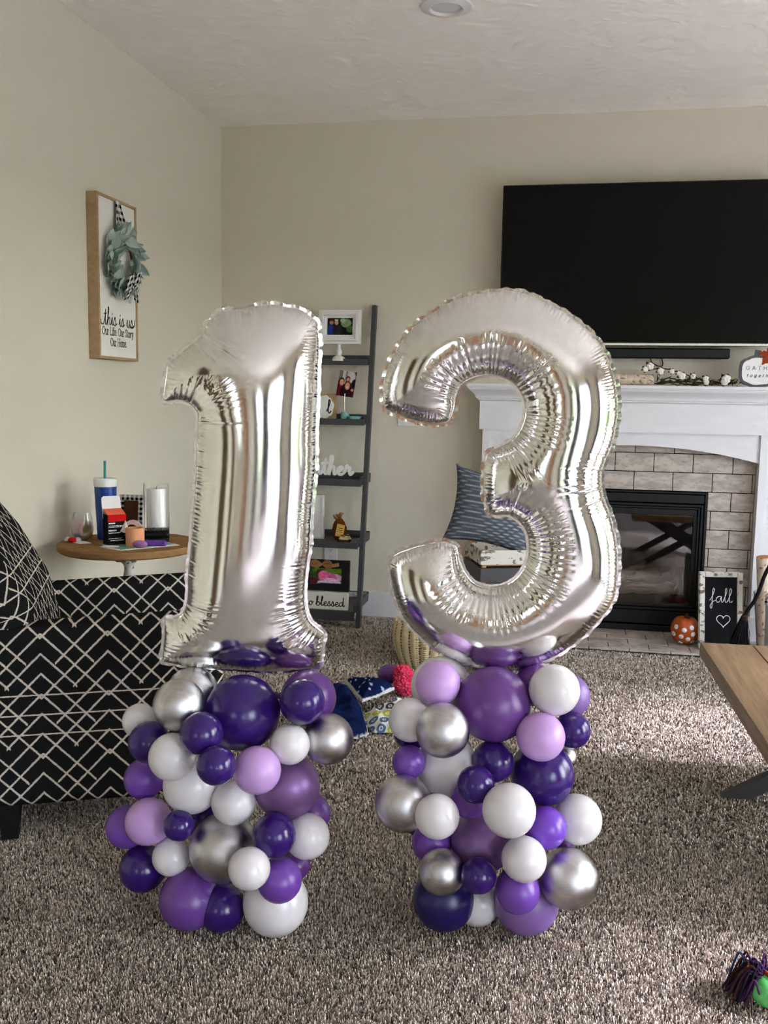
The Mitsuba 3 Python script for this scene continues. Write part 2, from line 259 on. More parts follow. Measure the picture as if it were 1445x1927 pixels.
# ------------------------------------------------------------------ foil number balloons
def inflate(outline, h, flat, seed, lean):
    g = np.random.default_rng(seed)
    o = np.array(outline, float) / 1000; o = np.vstack([o, o[:1]])
    pts = spline(np.vstack([o[-3:-1], o, o[1:3]]), 6)[12:-12]
    outer = Polygon(pts).buffer(-.003).buffer(.006).buffer(-.003)
    seam = outer.buffer(-.0085)
    if seam.geom_type != 'Polygon': seam = max(seam.geoms, key=lambda q: q.area)
    def ring(poly, s):
        L = poly.exterior if poly.exterior.is_ccw else LineString(list(poly.exterior.coords)[::-1]); n = int(L.length / s)
        return np.array([L.interpolate(i * L.length / n).coords[0] for i in range(n)]), L.length
    b0, Ltot = ring(seam, h); P = [b0]
    for d in (.0015, .0034, .0058):
        q = seam.buffer(-d)
        for gm in getattr(q, 'geoms', [q]): P.append(ring(gm, h)[0])
    x0, y0, x1, y1 = seam.bounds
    X, Y = np.meshgrid(np.arange(x0, x1, h), np.arange(y0, y1, h * .866)); X[1::2] += h / 2
    inn = seam.buffer(-.0075); q = np.stack([X.ravel(), Y.ravel()], 1); P.append(q[shapely.contains_xy(inn, q[:, 0], q[:, 1])])
    P = np.vstack(P); nb = len(b0); tri = Delaunay(P).simplices; c = P[tri].mean(1); tri = tri[shapely.contains_xy(seam, c[:, 0], c[:, 1])]
    a, b, cc = P[tri[:, 0]], P[tri[:, 1]], P[tri[:, 2]]
    ar = 0.5 * ((b - a)[:, 0] * (cc - a)[:, 1] - (b - a)[:, 1] * (cc - a)[:, 0]); fl = ar < 0; tri[fl] = tri[fl][:, ::-1]; ok = np.abs(ar) > 1e-11; tri = tri[ok]
    a, b, cc = P[tri[:, 0]], P[tri[:, 1]], P[tri[:, 2]]; ar = 0.5 * ((b - a)[:, 0] * (cc - a)[:, 1] - (b - a)[:, 1] * (cc - a)[:, 0])
    e = [cc - b, a - cc, b - a]; I, J, S = [], [], []
    for i in range(3):
        for j in range(3): I.append(tri[:, i]); J.append(tri[:, j]); S.append((e[i] * e[j]).sum(1) / (4 * ar))
    n = len(P); K = sp.csr_matrix((np.concatenate(S), (np.concatenate(I), np.concatenate(J))), (n, n)); m = np.zeros(n)
    for i in range(3): np.add.at(m, tri[:, i], ar / 3)
    free = np.arange(nb, n); free = free[np.asarray(K[free].getnnz(1)) > 0]; u = np.zeros(n); u[free] = spl.spsolve(K[free][:, free].tocsc(), m[free])
    hgt = np.sqrt(np.maximum(2 * u, 0)) * flat
    dist, near = cKDTree(b0).query(P); s = near * Ltot / nb
    # tangential refinement of the arc length
    tg = np.roll(b0, -1, 0) - np.roll(b0, 1, 0); tg /= np.linalg.norm(tg, axis=1, keepdims=True); s = s + ((P - b0[near]) * tg[near]).sum(1)
    w = max(2, int(.02 / (Ltot / nb))); t1, t0 = np.roll(tg, -w, 0), np.roll(tg, w, 0); turn = np.arctan2(t0[:, 0] * t1[:, 1] - t0[:, 1] * t1[:, 0], (t0 * t1).sum(1)) / (2 * w * Ltot / nb)
    kap = turn[near]                                             # > 0 where the outline bulges out, < 0 in its hollows
    hol = np.clip(-kap / 8, 0, 1); con = np.clip(kap / 5, 0, 1)
    nz = lambda f, o: meshkit.noise(np.stack([s * f, s * 0 + o, s * 0], 1), seed)
    Lr = (.028 + .053 * hol) * (.65 + .7 * nz(55, 2))
    amp = (.00044 + .00030 * hol) * (.35 + 1.1 * nz(38, 5))
    rip = np.sin(2 * np.pi * (s / .0088 + 1.1 * nz(45, 9))) * amp * np.exp(-(dist / Lr) ** 4)
    dent = np.zeros(n)
    for k in np.arange(0, Ltot, .036) + g.normal(0, .005, len(np.arange(0, Ltot, .036))):
        ds = np.abs((s - k + Ltot / 2) % Ltot - Ltot / 2); dent -= np.exp(-(ds / .0022) ** 2) * (.0022 * np.exp(-(dist / (.016 + .05 * hol)) ** 2))
    broad = .0030 * (meshkit.fbm(np.stack([P[:, 0] * 7, P[:, 1] * 7, hgt * 7 + seed], 1), 2, seed) - .5)
    rise = np.clip(dist / .004, 0, 1)
    W = []; F = []
    V = np.zeros((2 * n, 3)); V[:n, 0], V[:n, 1], V[:n, 2] = P[:, 0], P[:, 1], hgt; V[n:] = V[:n] * [1, 1, -1]
    f2 = tri[:, ::-1] + n; f2 = np.where(f2 - n < nb, f2 - n, f2); F = np.vstack([tri, f2])
    nn = np.zeros_like(V); fn = np.cross(V[F[:, 1]] - V[F[:, 0]], V[F[:, 2]] - V[F[:, 0]])
    for k in range(3): np.add.at(nn, F[:, k], fn)
    nn /= np.linalg.norm(nn, axis=1, keepdims=True) + 1e-20
    V += nn * np.tile(rise * (rip + dent + broad), 2)[:, None]
    body = trimesh.Trimesh(V, F, process=False); body.remove_unreferenced_vertices()
    # the flat welded rim around the seam, scalloped where it puckers
    sb = np.arange(nb) * Ltot / nb; nrm = np.stack([tg[:, 1], -tg[:, 0]], 1)
    lobe = np.clip(.35 + turn / 6, .15, 1); wid = .0058 + .0045 * lobe * (np.abs(np.sin(np.pi * sb / .036)) ** .6 - .3) + .0005 * np.sin(sb * 310)
    wav = lobe * (.00032 * np.sin(2 * np.pi * sb / .036 + 1) + .00012 * np.sin(2 * np.pi * sb / .0125))
    R = [np.c_[b0 - nrm * .0012, np.zeros(nb)], np.c_[b0 + nrm * (wid * .5)[:, None], wav * .5], np.c_[b0 + nrm * wid[:, None], wav]]
    V = np.vstack(R); i = np.arange(nb); j = (i + 1) % nb; F = []
    for k in (0, 1): F += [np.stack([k * nb + i, (k + 1) * nb + i, (k + 1) * nb + j], 1), np.stack([k * nb + i, (k + 1) * nb + j, k * nb + j], 1)]
    return body, shell(trimesh.Trimesh(V, np.vstack(F), process=False), .0004)
ONE = [(-219,1234),(-217,1265),(-212,1296),(-205,1323),(-158,1365),(-128,1391),(-120,1414),(-104,1429),(-84,1447),(-34,1454),(12,1465),(42,1466),(71,1461),(102,1456),(124,1443),(145,1426),(150,1403),(153,1366),(151,1315),(150,1260),(148,1198),(147,1167),(147,1105),(145,1061),(138,982),(134,897),(129,865),(123,800),(125,753),(135,723),(154,704),(166,693),(169,680),(165,637),(160,604),(137,595),(107,590),(28,587),(-90,597),(-146,601),(-205,612),(-229,623),(-224,677),(-223,719),(-220,733),(-188,738),(-175,753),(-169,787),(-168,835),(-161,898),(-153,990),(-148,1060),(-145,1134),(-142,1195),(-145,1208),(-157,1221),(-177,1227),(-205,1225)]
THREE = [(-304,1268),(-300,1294),(-290,1328),(-277,1358),(-248,1402),(-218,1434),(-180,1459),(-142,1482),(-95,1497),(-37,1505),(14,1505),(50,1495),(90,1477),(132,1454),(172,1425),(201,1397),(223,1366),(240,1330),(251,1298),(257,1265),(260,1230),(257,1188),(249,1145),(237,1113),(230,1088),(230,1063),(238,1029),(253,992),(267,946),(275,900),(277,847),(272,797),(258,763),(235,730),(205,694),(163,657),(121,630),(56,605),(-9,594),(-68,601),(-121,620),(-171,648),(-207,678),(-239,713),(-258,749),(-272,789),(-279,825),(-279,857),(-265,880),(-229,897),(-190,910),(-150,919),(-119,914),(-102,899),(-93,868),(-81,841),(-60,820),(-29,813),(2,819),(27,837),(44,865),(51,900),(45,935),(28,959),(6,971),(-21,969),(-42,976),(-50,996),(-58,1017),(-61,1059),(-59,1103),(-51,1128),(-26,1144),(-1,1157),(16,1175),(28,1201),(31,1231),(22,1259),(5,1281),(-22,1294),(-51,1297),(-81,1290),(-102,1277),(-113,1254),(-116,1227),(-126,1198),(-143,1185),(-178,1182),(-222,1189),(-266,1204),(-297,1222)]
for nm, ol, xc, yc, flat, lb, sd in (('number_one_balloon', ONE, -.715, 2.13, .80, 'large silver foil balloon shaped like the numeral one', 11), ('number_three_balloon', THREE, -.145, 2.26, .86, 'large silver foil balloon shaped like the numeral three', 23)):
    body, rim = inflate(ol, .0024, flat, sd, 0)
    r = math.hypot(xc, yc); M = frame((xc, yc, 0), (yc / r, -xc / r, 0), (0, 0, 1))
    t = thing(nm, lb, 'foil balloon')
    obj('body', mv(body, M), 'foil', t, True); obj('rim', mv(rim, M), 'foil', t, 40)
# ------------------------------------------------------------------ latex balloons
th = np.linspace(0, np.pi * .80, 26)
prof = [(math.sin(a), math.cos(a)) for a in th]
x, z = prof[-1]; prof += [(x * k, z - dz) for k, dz in ((.80, .09), (.58, .18), (.36, .27), (.2, .35), (.11, .42))]
prof = [(max(r, 0) , q) for r, q in prof]; prof[0] = (0, 1.0)
BAL = lathe(prof[::-1], 44); KNOT = lathe([(.0, -1.21), (.10, -1.21), (.13, -1.25), (.09, -1.29), (.12, -1.38), (.16, -1.42), (.0, -1.39)], 16)
BAL.fix_normals(); KNOT.fix_normals()
plys = {}
def latex(col, x, y, z, r, label, ax, group=None):
    mat = {'silver': 'chrome_latex'}.get(col, 'latex_' + col)
    if mat not in plys: plys[mat] = (mikit.ply(BAL, mat, True), mikit.ply(KNOT, mat, True))
    c = np.array([x, y, z]); d = c - np.array([ax[0], ax[1], z]); d /= np.linalg.norm(d) + 1e-9; d[2] = .12 if z > .12 else 0; d /= np.linalg.norm(d)
    u = np.cross([0, 0, 1], d); u /= np.linalg.norm(u); w = np.cross(d, u); M = frame(c, u * r, w * r, d * r)
    t = thing('latex_balloon', label, 'balloon', group)
    for nm, p in zip(('body', 'knot'), plys[mat]): obj(nm, {**p, 'to_world': T(M.tolist())}, None, t)
LB1 = [
 ('purple', -.837, 2.002, .071, .0707, 'large purple balloon resting on the carpet at the left foot of the one tower'),
 ('white', -.633, 2.024, .076, .0764, 'large white balloon resting on the carpet at the right foot of the one tower'),
 ('indigo', -.760, 2.008, .055, .0547, 'dark purple balloon between the two large ones at the bottom front of the one tower'),
 ('silver', -.753, 2.006, .205, .0800, 'largest chrome silver balloon in the lower middle of the one tower'),
 ('white', -.832, 2.009, .349, .0662, 'large white balloon in the middle of the one tower, overlapped by smaller white ones'),
 ('pearl', -.614, 2.051, .351, .0765, 'large pearly mauve balloon at the right middle of the one tower, under the lilac one'),
 ('indigo', -.713, 2.023, .528, .0864, 'largest dark purple balloon at the top centre of the one tower'),
 ('silver', -.846, 2.052, .556, .0606, 'silver balloon mostly hidden behind the chrome one, directly under the foil one'),
 ('plum', -.579, 2.103, .548, .0655, 'plum balloon at the top right of the one tower, behind the glossy dark purple one'),
 ('indigo', -.837, 2.090, .232, .0487, 'dark purple balloon deep in the gap left of the largest chrome balloon, one tower'),
 ('plum', -.574, 2.115, .260, .0476, 'plum balloon peeking out right of the one tower below the pearly mauve one'),
 ('plum', -.610, 2.114, .126, .0351, 'sliver of a plum balloon behind the lower right violet one of the one tower'),
 ('white', -.965, 2.021, .488, .0404, 'small white balloon at the upper left edge of the one tower, against the armchair'),
 ('violet', -.980, 2.072, .324, .0486, 'violet balloon at the left edge of the one tower, halfway up, beside the armchair'),
 ('indigo', -.914, 1.962, .462, .0475, 'dark purple balloon at the upper left of the one tower between two white ones'),
 ('silver', -.833, 1.943, .562, .0580, 'shiny chrome balloon at the upper left front of the one tower'),
 ('indigo', -.564, 1.998, .573, .0508, 'glossy dark purple balloon at the upper right of the one tower'),
 ('white', -.836, 1.910, .454, .0524, 'white balloon at the left front of the one tower, below the shiny chrome one'),
 ('indigo', -.760, 1.892, .520, .0469, 'small dark purple balloon touching the shiny chrome one at the front of the one tower'),
 ('indigo', -.710, 1.848, .470, .0418, 'small dark purple balloon left of the lilac one in the centre of the one tower'),
 ('silver', -.514, 2.041, .476, .0575, 'chrome balloon sticking out right of the one tower, before the navy blanket'),
 ('white', -.587, 1.980, .479, .0448, 'small white balloon left of the chrome one on the right side of the one tower'),
 ('white', -.725, 1.996, .323, .0509, 'white balloon in the centre of the one tower, just above the largest chrome one'),
 ('lilac', -.644, 1.923, .436, .0523, 'pale lilac balloon in the centre right of the one tower'),
 ('indigo', -.975, 2.046, .109, .0560, 'dark purple balloon at the lower left edge of the one tower, near the carpet'),
 ('violet', -1.016, 2.050, .208, .0509, 'violet balloon furthest left in the one tower, behind the lilac one'),
 ('white', -.885, 2.009, .167, .0442, 'small white balloon at the lower left of the one tower, below the lilac one'),
 ('lilac', -.939, 2.005, .250, .0545, 'lilac balloon at the left of the one tower, beside the armchair foot'),
 ('indigo', -.838, 1.947, .277, .0348, 'smallest dark purple balloon, right of the left lilac one in the one tower'),
 ('white', -.558, 2.024, .246, .0519, 'white balloon at the lower right edge of the one tower'),
 ('violet', -.603, 1.957, .169, .0503, 'bright violet balloon at the lower right of the one tower, above the large white one'),
 ('indigo', -.615, 1.955, .275, .0488, 'dark purple balloon at the right of the largest chrome one in the one tower'),
 ('white', -.652, 1.893, .223, .0460, 'creamy white balloon at the lower front of the one tower, over the largest chrome one')]
LB2 = [
 ('navy', -.251, 2.130, .074, .0736, 'large navy purple balloon resting on the carpet at the left foot of the three tower'),
 ('lavender', -.060, 2.157, .076, .0762, 'large lavender balloon resting on the carpet at the right foot of the three tower'),
 ('white', -.176, 2.165, .055, .0549, 'white balloon on the carpet at the bottom centre of the three tower'),
 ('pearl', -.167, 2.148, .218, .0727, 'large dusky mauve balloon in the lower middle of the three tower'),
 ('white', -.254, 2.153, .392, .0723, 'large white balloon in the middle of the three tower, below the upper chrome one'),
 ('indigo', -.034, 2.193, .378, .0752, 'largest dark purple balloon at the right middle of the three tower'),
 ('plum', -.151, 2.161, .548, .0869, 'largest plum balloon at the top centre of the three tower'),
 ('white', -.283, 2.233, .558, .0730, 'large white balloon mostly hidden behind the top lilac one of the three tower'),
 ('plum', -.058, 2.246, .575, .0505, 'plum balloon tucked between the largest plum and top right white ones, three tower'),
 ('lavender', .020, 2.293, .540, .0526, 'light purple balloon behind the top right white one of the three tower'),
 ('silver', .018, 2.275, .392, .0282, 'silver balloon just peeking out behind the largest dark purple one of the three tower'),
 ('plum', .024, 2.204, .211, .0230, 'sliver of a plum balloon below the right white one of the three tower'),
 ('indigo', -.344, 2.165, .462, .0411, 'dark purple sliver of a balloon under the left white one of the three tower'),
 ('violet', -.284, 2.144, .204, .0482, 'violet balloon at the lower left of the three tower, above the small chrome one'),
 ('indigo', -.324, 2.210, .215, .0324, 'dark sliver of a balloon behind the left chrome one of the three tower'),
 ('violet', -.336, 2.095, .417, .0387, 'deep violet balloon at the left edge of the three tower, above the left chrome one'),
 ('white', -.335, 2.099, .516, .0503, 'white balloon at the upper left edge of the three tower'),
 ('lilac', -.277, 2.125, .600, .0516, 'lilac balloon at the top left of the three tower, below the foil'),
 ('silver', -.252, 2.037, .520, .0603, 'shiny chrome balloon at the upper left front of the three tower'),
 ('white', -.013, 2.156, .594, .0581, 'white balloon at the top right of the three tower, below the foil'),
 ('indigo', .032, 2.230, .477, .0426, 'dark purple balloon at the right edge of the three tower, beside the lilac one'),
 ('lilac', -.039, 2.109, .498, .0549, 'lilac balloon at the upper right front of the three tower'),
 ('indigo', -.146, 2.136, .420, .0481, 'dark purple balloon directly below the largest plum one of the three tower'),
 ('violet', -.193, 2.079, .346, .0409, 'violet balloon half hidden below the front centre dark purple one, three tower'),
 ('indigo', -.175, 2.032, .404, .0418, 'small dark purple balloon at the front centre of the three tower'),
 ('silver', -.338, 2.034, .343, .0637, 'chrome balloon sticking out at the left of the three tower'),
 ('white', -.252, 1.975, .347, .0484, 'white balloon right of the left chrome one in the three tower'),
 ('white', .051, 2.185, .278, .0578, 'white balloon sticking out at the right of the three tower'),
 ('bright', -.021, 2.116, .281, .0484, 'vivid violet balloon at the right of the three tower between two white ones'),
 ('white', -.098, 1.991, .370, .0580, 'large white balloon at the front centre of the three tower'),
 ('silver', .036, 2.119, .164, .0683, 'large bluish silver balloon at the lower right of the three tower'),
 ('violet', -.077, 2.066, .149, .0511, 'soft violet balloon at the lower front of the three tower, above the lavender one'),
 ('silver', -.249, 2.061, .176, .0525, 'smallest chrome balloon at the lower left front of the three tower'),
 ('indigo', -.164, 2.044, .186, .0405, 'small dark purple balloon at the lower centre of the three tower, beside a chrome one'),
 ('white', -.064, 2.039, .239, .0501, 'white balloon at the lower right of the three tower, left of the bluish silver one')]
for L, ax in ((LB1, (-.75, 2.16)), (LB2, (-.13, 2.29))):
    for b in L: latex(*b, ax)
# ------------------------------------------------------------------ lettering
SCR = {'a': (1.25, [[(.95,.85),(.6,1.0),(.2,.75),(.1,.35),(.3,.02),(.65,.2),(.95,.95),(.93,.3),(1.05,.02),(1.35,.3)]]),
 'b': (1.1, [[(0,.3),(.45,1.4),(.55,2.1),(.32,2.2),(.22,1.2),(.2,.3),(.42,.0),(.75,.15),(.82,.6),(.6,.95),(.25,.6)], [(.8,.6),(1.2,.7)]]),
 'd': (1.25, [[(.9,.8),(.55,1),(.2,.75),(.1,.35),(.3,.02),(.65,.2),(.92,.9),(1.08,2.1),(.95,.4),(1.1,.02),(1.35,.3)]]),
 'e': (.98, [[(0,.3),(.5,.5),(.75,.8),(.55,1.0),(.25,.8),(.15,.4),(.35,.02),(.7,.05),(1.05,.35)]]),
 'f': (.85, [[(-.1,.3),(.4,1.2),(.65,2.1),(.48,2.25),(.36,1.6),(.3,.2),(.25,-.8),(.05,-.95),(0,-.5),(.4,.1),(.9,.35)]]),
 'g': (1.25, [[(.95,.85),(.6,1.0),(.2,.75),(.1,.35),(.3,.02),(.65,.2),(.95,.95),(.9,-.2),(.65,-.95),(.3,-.8),(.6,-.2),(1.3,.35)]]),
 'h': (1.18, [[(0,.3),(.45,1.4),(.6,2.1),(.42,2.25),(.3,1.2),(.2,0)], [(.2,.1),(.38,.65),(.65,1.0),(.85,.8),(.8,.2),(.95,.02),(1.25,.3)]]),
 'i': (.68, [[(0,.3),(.3,1.0),(.28,.2),(.45,.02),(.75,.3)], [(.36,1.42),(.40,1.5)]]),
 'l': (.72, [[(0,.3),(.5,1.5),(.55,2.15),(.37,2.2),(.27,1.2),(.3,.2),(.5,.02),(.8,.3)]]),
 'o': (.95, [[(.55,1.0),(.2,.8),(.1,.4),(.35,.0),(.7,.25),(.75,.7),(.5,1.0),(.7,.8),(1.05,.85)]]),
 'r': (.98, [[(0,.3),(.25,1.0),(.33,1.12),(.42,.88),(.7,.9),(.65,.3),(.8,.02),(1.1,.3)]]),
 's': (.88, [[(0,.3),(.4,1.1),(.52,.7),(.65,.3),(.42,.0),(.12,.12)], [(.42,.0),(.95,.3)]]),
 't': (.78, [[(0,.3),(.4,1.2),(.5,1.9),(.38,.9),(.35,.2),(.55,.02),(.85,.3)], [(.08,1.35),(.8,1.45)]]),
 'u': (1.18, [[(0,.3),(.25,1.0),(.22,.3),(.45,.02),(.75,.4),(.88,1.0),(.85,.25),(1.0,.02),(1.28,.3)]]), ' ': (.7, [])}
PRN = {'O': (1.5, [[(.75,1.5),(.3,1.3),(.1,.75),(.3,.2),(.75,0),(1.2,.2),(1.4,.75),(1.2,1.3),(.75,1.5)]]), 'u': (1.1, [[(.05,1),(.2,1),(.2,.3),(.45,0),(.85,.3)], [(.85,1),(.85,0),(1.02,0)]]),
 'r': (.8, [[(.05,1),(.22,1),(.22,0)], [(.05,0),(.42,0)], [(.22,.6),(.42,.95),(.7,.92)]]), 'L': (1.1, [[(.05,1.5),(.5,1.5)], [(.25,1.5),(.25,0)], [(.05,0),(.95,0),(1.0,.35)]]),
 'i': (.5, [[(.05,1),(.22,1),(.22,0)], [(.05,0),(.4,0)], [(.22,1.38),(.23,1.46)]]), 'f': (.7, [[(.7,1.45),(.4,1.5),(.27,1.2),(.27,0)], [(.05,0),(.5,0)], [(.02,1),(.55,1)]]),
 'e': (.95, [[(.15,.55),(.85,.55),(.75,.9),(.5,1.0),(.2,.8),(.12,.45),(.3,.08),(.6,0),(.85,.2)]]), '.': (.5, [[(.15,.05),(.18,.05)]]),
 'S': (1.05, [[(.9,1.2),(.8,1.45),(.5,1.5),(.2,1.3),(.25,.95),(.7,.65),(.9,.35),(.7,.05),(.4,0),(.1,.12),(.08,.4)]]), 't': (.65, [[(.25,1.35),(.25,.2),(.4,0),(.6,.1)], [(.02,1),(.55,1)]]),
 'o': (1.0, [[(.5,1.0),(.2,.8),(.12,.5),(.2,.2),(.5,0),(.8,.2),(.88,.5),(.8,.8),(.5,1.0)]]), 'y': (1.0, [[(.02,1),(.3,1)], [(.15,1),(.5,.1)], [(.68,1),(.98,1)], [(.85,1),(.4,-.35),(.1,-.4)]]),
 'H': (1.6, [[(.05,1.5),(.45,1.5)], [(.25,1.5),(.25,0)], [(.05,0),(.45,0)], [(1.15,1.5),(1.55,1.5)], [(1.35,1.5),(1.35,0)], [(1.15,0),(1.55,0)], [(.25,.78),(1.35,.78)]]),
 'm': (1.6, [[(.05,1),(.2,1),(.2,0)], [(.05,0),(.38,0)], [(.2,.7),(.5,1.0),(.78,.8),(.78,0)], [(.65,0),(.95,0)], [(.78,.7),(1.1,1.0),(1.38,.8),(1.38,0)], [(1.22,0),(1.55,0)]]), ' ': (.6, [])}
CURVED = set('OuefSorymt')
def letters(text, size, wd, font=SCR, start=None, shear=0.0, curl=None):
    x, L = 0, []
    for ch in text:
        adv, st = font[ch]
        for s in st:
            q = np.array(s, float); q[:, 0] += x
            if font is SCR or len(s) > 3: q = spline(q, 5)
            L.append(q)
        x += adv
    for s in (curl or []): L.append(spline(np.array(s, float) + [0, 0], 6))
    L = [np.c_[q[:, 0] + shear * q[:, 1], q[:, 1]] for q in L]
    return unary_union([LineString(q * size).buffer(wd / 2, quad_segs=4) for q in L]), x * size
def center(poly, cx, cy, w=None):
    a = poly.bounds; k = 1 if w is None else w / (a[2] - a[0])
    p = shapely.affinity.scale(poly, k, k, origin=(0, 0)); a = p.bounds
    return shapely.affinity.translate(p, cx - (a[0] + a[2]) / 2, cy - (a[1] + a[3]) / 2)
import shapely.affinity
def quad(M, w, h, nu=2, nv=2):
    """a w x h sheet in frame M's xy plane, lower left corner at its origin, with uv"""
    m, u, v = grid(nu, nv, lambda u, v: np.c_[u * w, v * h, u * 0]); m.apply_transform(M); return m, u, v
def painted(M, w, h, n, blobs, base, noise=.25, seed=0):
    """a flat print: soft ellipses (cx, cy, rx, ry, colour) over a base colour, as vertex colours"""
    m, u, v = quad(M, w, h, n, int(n * h / w) + 2); col = np.tile(np.array(base, float), (len(u), 1))
    for cx, cy, rx, ry, c in blobs:
        d = ((u - cx) / rx) ** 2 + ((v - cy) / ry) ** 2; a = np.clip((1.15 - d) * 6, 0, 1)[:, None]; col = col * (1 - a) + np.array(c) * a
    col *= (1 + noise * (meshkit.fbm(np.stack([u * 18, v * 18, u * 0 + seed], 1), 3) - .5) * 2)[:, None]
    return m, np.clip(col, 0, 1)
# ------------------------------------------------------------------ fireplace
PX = (-.464, -.287, .957, 1.134); FC = .335
fp = thing('fireplace', 'white wooden fireplace surround with a tiled front and hearth under the television', 'fireplace')
def loft(rows, x0, x1, yf):
    V, F = [], []
    for z, o in rows: V += [(x0 - o, YB, z), (x0 - o, yf - o, z), (x1 + o, yf - o, z), (x1 + o, YB, z)]
    n = len(rows)
    for k in range(n - 1):
        for j in range(3): a = 4 * k + j; F += [[a, a + 1, a + 5], [a, a + 5, a + 4]]
    for k in (0, 4 * (n - 1)): F += [[k, k + 2, k + 1], [k, k + 3, k + 2]] if k == 0 else [[k, k + 1, k + 2], [k, k + 2, k + 3]]
    return trimesh.Trimesh(V, F, process=False)
obj('frieze', loft([(1.084, 0), (1.084, .002), (1.236, .002)], -.480, 1.150, 5.165), 'white_trim', fp)
obj('crown_moulding', loft([(1.236, .000), (1.237, .006), (1.242, .012), (1.248, .012), (1.250, .022), (1.258, .024), (1.264, .026), (1.272, .032), (1.284, .044), (1.296, .058), (1.302, .060), (1.304, .064), (1.309, .064)], -.480, 1.150, 5.165), 'white_trim', fp, 20)
obj('mantel_shelf', box(-.551, 1.221, 5.094, YB - .001, 1.309, 1.328, .003), 'white_trim', fp)
xs = np.linspace(PX[1], PX[2], 40); hw = (PX[2] - PX[1]) / 2; R = (hw * hw + .078 ** 2) / (2 * .078); zs_ = 1.016 - R + np.sqrt(R * R - (xs - FC) ** 2)
obj('arch_panel', mv(extrude(Polygon([(PX[1], 1.086), (PX[2], 1.086)] + list(zip(xs[::-1], zs_[::-1]))), .02), XZ((0, 5.205, 0))), 'white_trim', fp)
for a, b in (PX[:2], PX[2:]):
    y = 5.172
    obj('pilaster', cat([box(a, a + .037, y, YB, 0, 1.084), box(b - .037, b, y, YB, 0, 1.084), box(a + .037, b - .037, y, YB, 1.036, 1.084), box(a + .037, b - .037, y, YB, .0, .17),
                         box(a + .037, b - .037, y + .010, YB, .17, 1.036), box(a - .012, b + .012, y - .012, y, 0.0, .14, .003)]), 'white_trim', fp)
obj('backing', cat([box(PX[1], FX0, 5.262, YB, .0, 1.07), box(FX1, PX[2], 5.262, YB, .0, 1.07), box(FX0, FX1, 5.262, YB, FZ, 1.07)]), 'grout', fp)
g_ = .0038; tl = {}
def tile_at(x0, x1, y0, y1, z0, z1, b=.0012):
    obj('tile', box(x0, x1, y0, y1, z0, z1, b), 'tile', fp)
rows = [.876 + .0997 * k for k in range(-9, 3)]
for r, z0 in enumerate(rows):
    z1 = z0 + .0997; z0c = max(z0, 0.012)
    if z0c >= z1 - .01: continue
    off = .041 if (r % 2 == 1) else .142
    for (a, b) in ([(PX[1], PX[2])] if z0 > FZ - .02 else [(PX[1], FX0), (FX1, PX[2])]):
        k0 = math.floor((a - off) / .2) - 1
        for k in range(k0, k0 + 12):
            x0, x1 = max(a, off + .2 * k), min(b, off + .2 * k + .2)
            if x1 - x0 > .006: tile_at(x0 + g_ / 2, x1 - g_ / 2, 5.25 + rng.uniform(-.0006, .0006), 5.266, z0c + g_ / 2, min(z1, 1.068) - g_ / 2)
obj('hearth_backing', box(-.47, 1.14, 4.836, 5.262, -.012, .006), 'grout', fp)
for r in range(5):
    y1 = 5.236 - .094 * r if r else 5.262; y0 = 5.236 - .094 * (r + 1) + .0; y0 = max(y0, 4.830)
    if r == 4: y0, y1 = 4.830, 4.860
    off = .133 if r % 2 == 0 else .031
    for k in range(-5, 8):
        x0, x1 = max(-.47, off + .2 * k), min(1.14, off + .2 * k + .2)
        if x1 - x0 > .006: tile_at(x0 + g_ / 2, x1 - g_ / 2, y0 + g_ / 2, y1 - g_ / 2, .0, .012)
# gas insert
gf = thing('gas_fireplace', 'black metal gas fireplace insert with a dark glass front', 'fireplace insert')
def rectframe(x0, x1, z0, z1, w, y0, y1, b=.002):
    return cat([box(x0, x0 + w, y0, y1, z0, z1, b), box(x1 - w, x1, y0, y1, z0, z1, b), box(x0 + w, x1 - w, y0, y1, z1 - w, z1, b), box(x0 + w, x1 - w, y0, y1, z0, z0 + w, b)])
obj('outer_frame', cat([box(FX0, FX0 + .014, 5.238, 5.30, .012, FZ - .002, .002), box(FX1 - .014, FX1, 5.238, 5.30, .012, FZ - .002, .002), box(FX0 + .014, FX1 - .014, 5.238, 5.30, FZ - .012, FZ - .002, .002)]), 'black_metal', gf)
obj('top_louver', box(FX0 + .016, FX1 - .016, 5.240, 5.30, .712, .762, .004), 'black_metal', gf)
obj('lower_panel', cat([box(FX0 + .016, FX1 - .016, 5.244, 5.30, .014, .045, .003), box(FX0 + .016, FX1 - .016, 5.252, 5.30, .05, .128, .004)]), 'black_metal', gf)
obj('inner_frame', rectframe(FX0 + .016, FX1 - .016, .13, .708, .014, 5.246, 5.30), 'black_metal', gf)
obj('glass_frame', cat([rectframe(FX0 + .032, FX1 - .032, .146, .692, .012, 5.254, 5.30), box(FX0 + .046, FX1 - .046, 5.262, 5.30, .645, .680, .003), box(FX1 - .062, FX1 - .044, 5.266, 5.30, .158, .645), box(FX0 + .044, FX0 + .062, 5.266, 5.30, .158, .645)]), 'black_metal', gf)
obj('glass', box(FX0 + .062, FX1 - .062, 5.288, 5.290, .158, .645), 'clear_glass', gf)
obj('firebox', cat([box(FX0, FX1, 5.66, 5.68, 0, FZ), box(FX0 - .02, FX0, 5.29, 5.68, 0, FZ), box(FX1, FX1 + .02, 5.29, 5.68, 0, FZ), box(FX0, FX1, 5.29, 5.68, FZ, FZ + .02), box(FX0, FX1, 5.29, 5.68, -.01, .0), box(FX0 + .05, FX1 - .05, 5.30, 5.62, .0, .15)]), 'black_matte', gf)
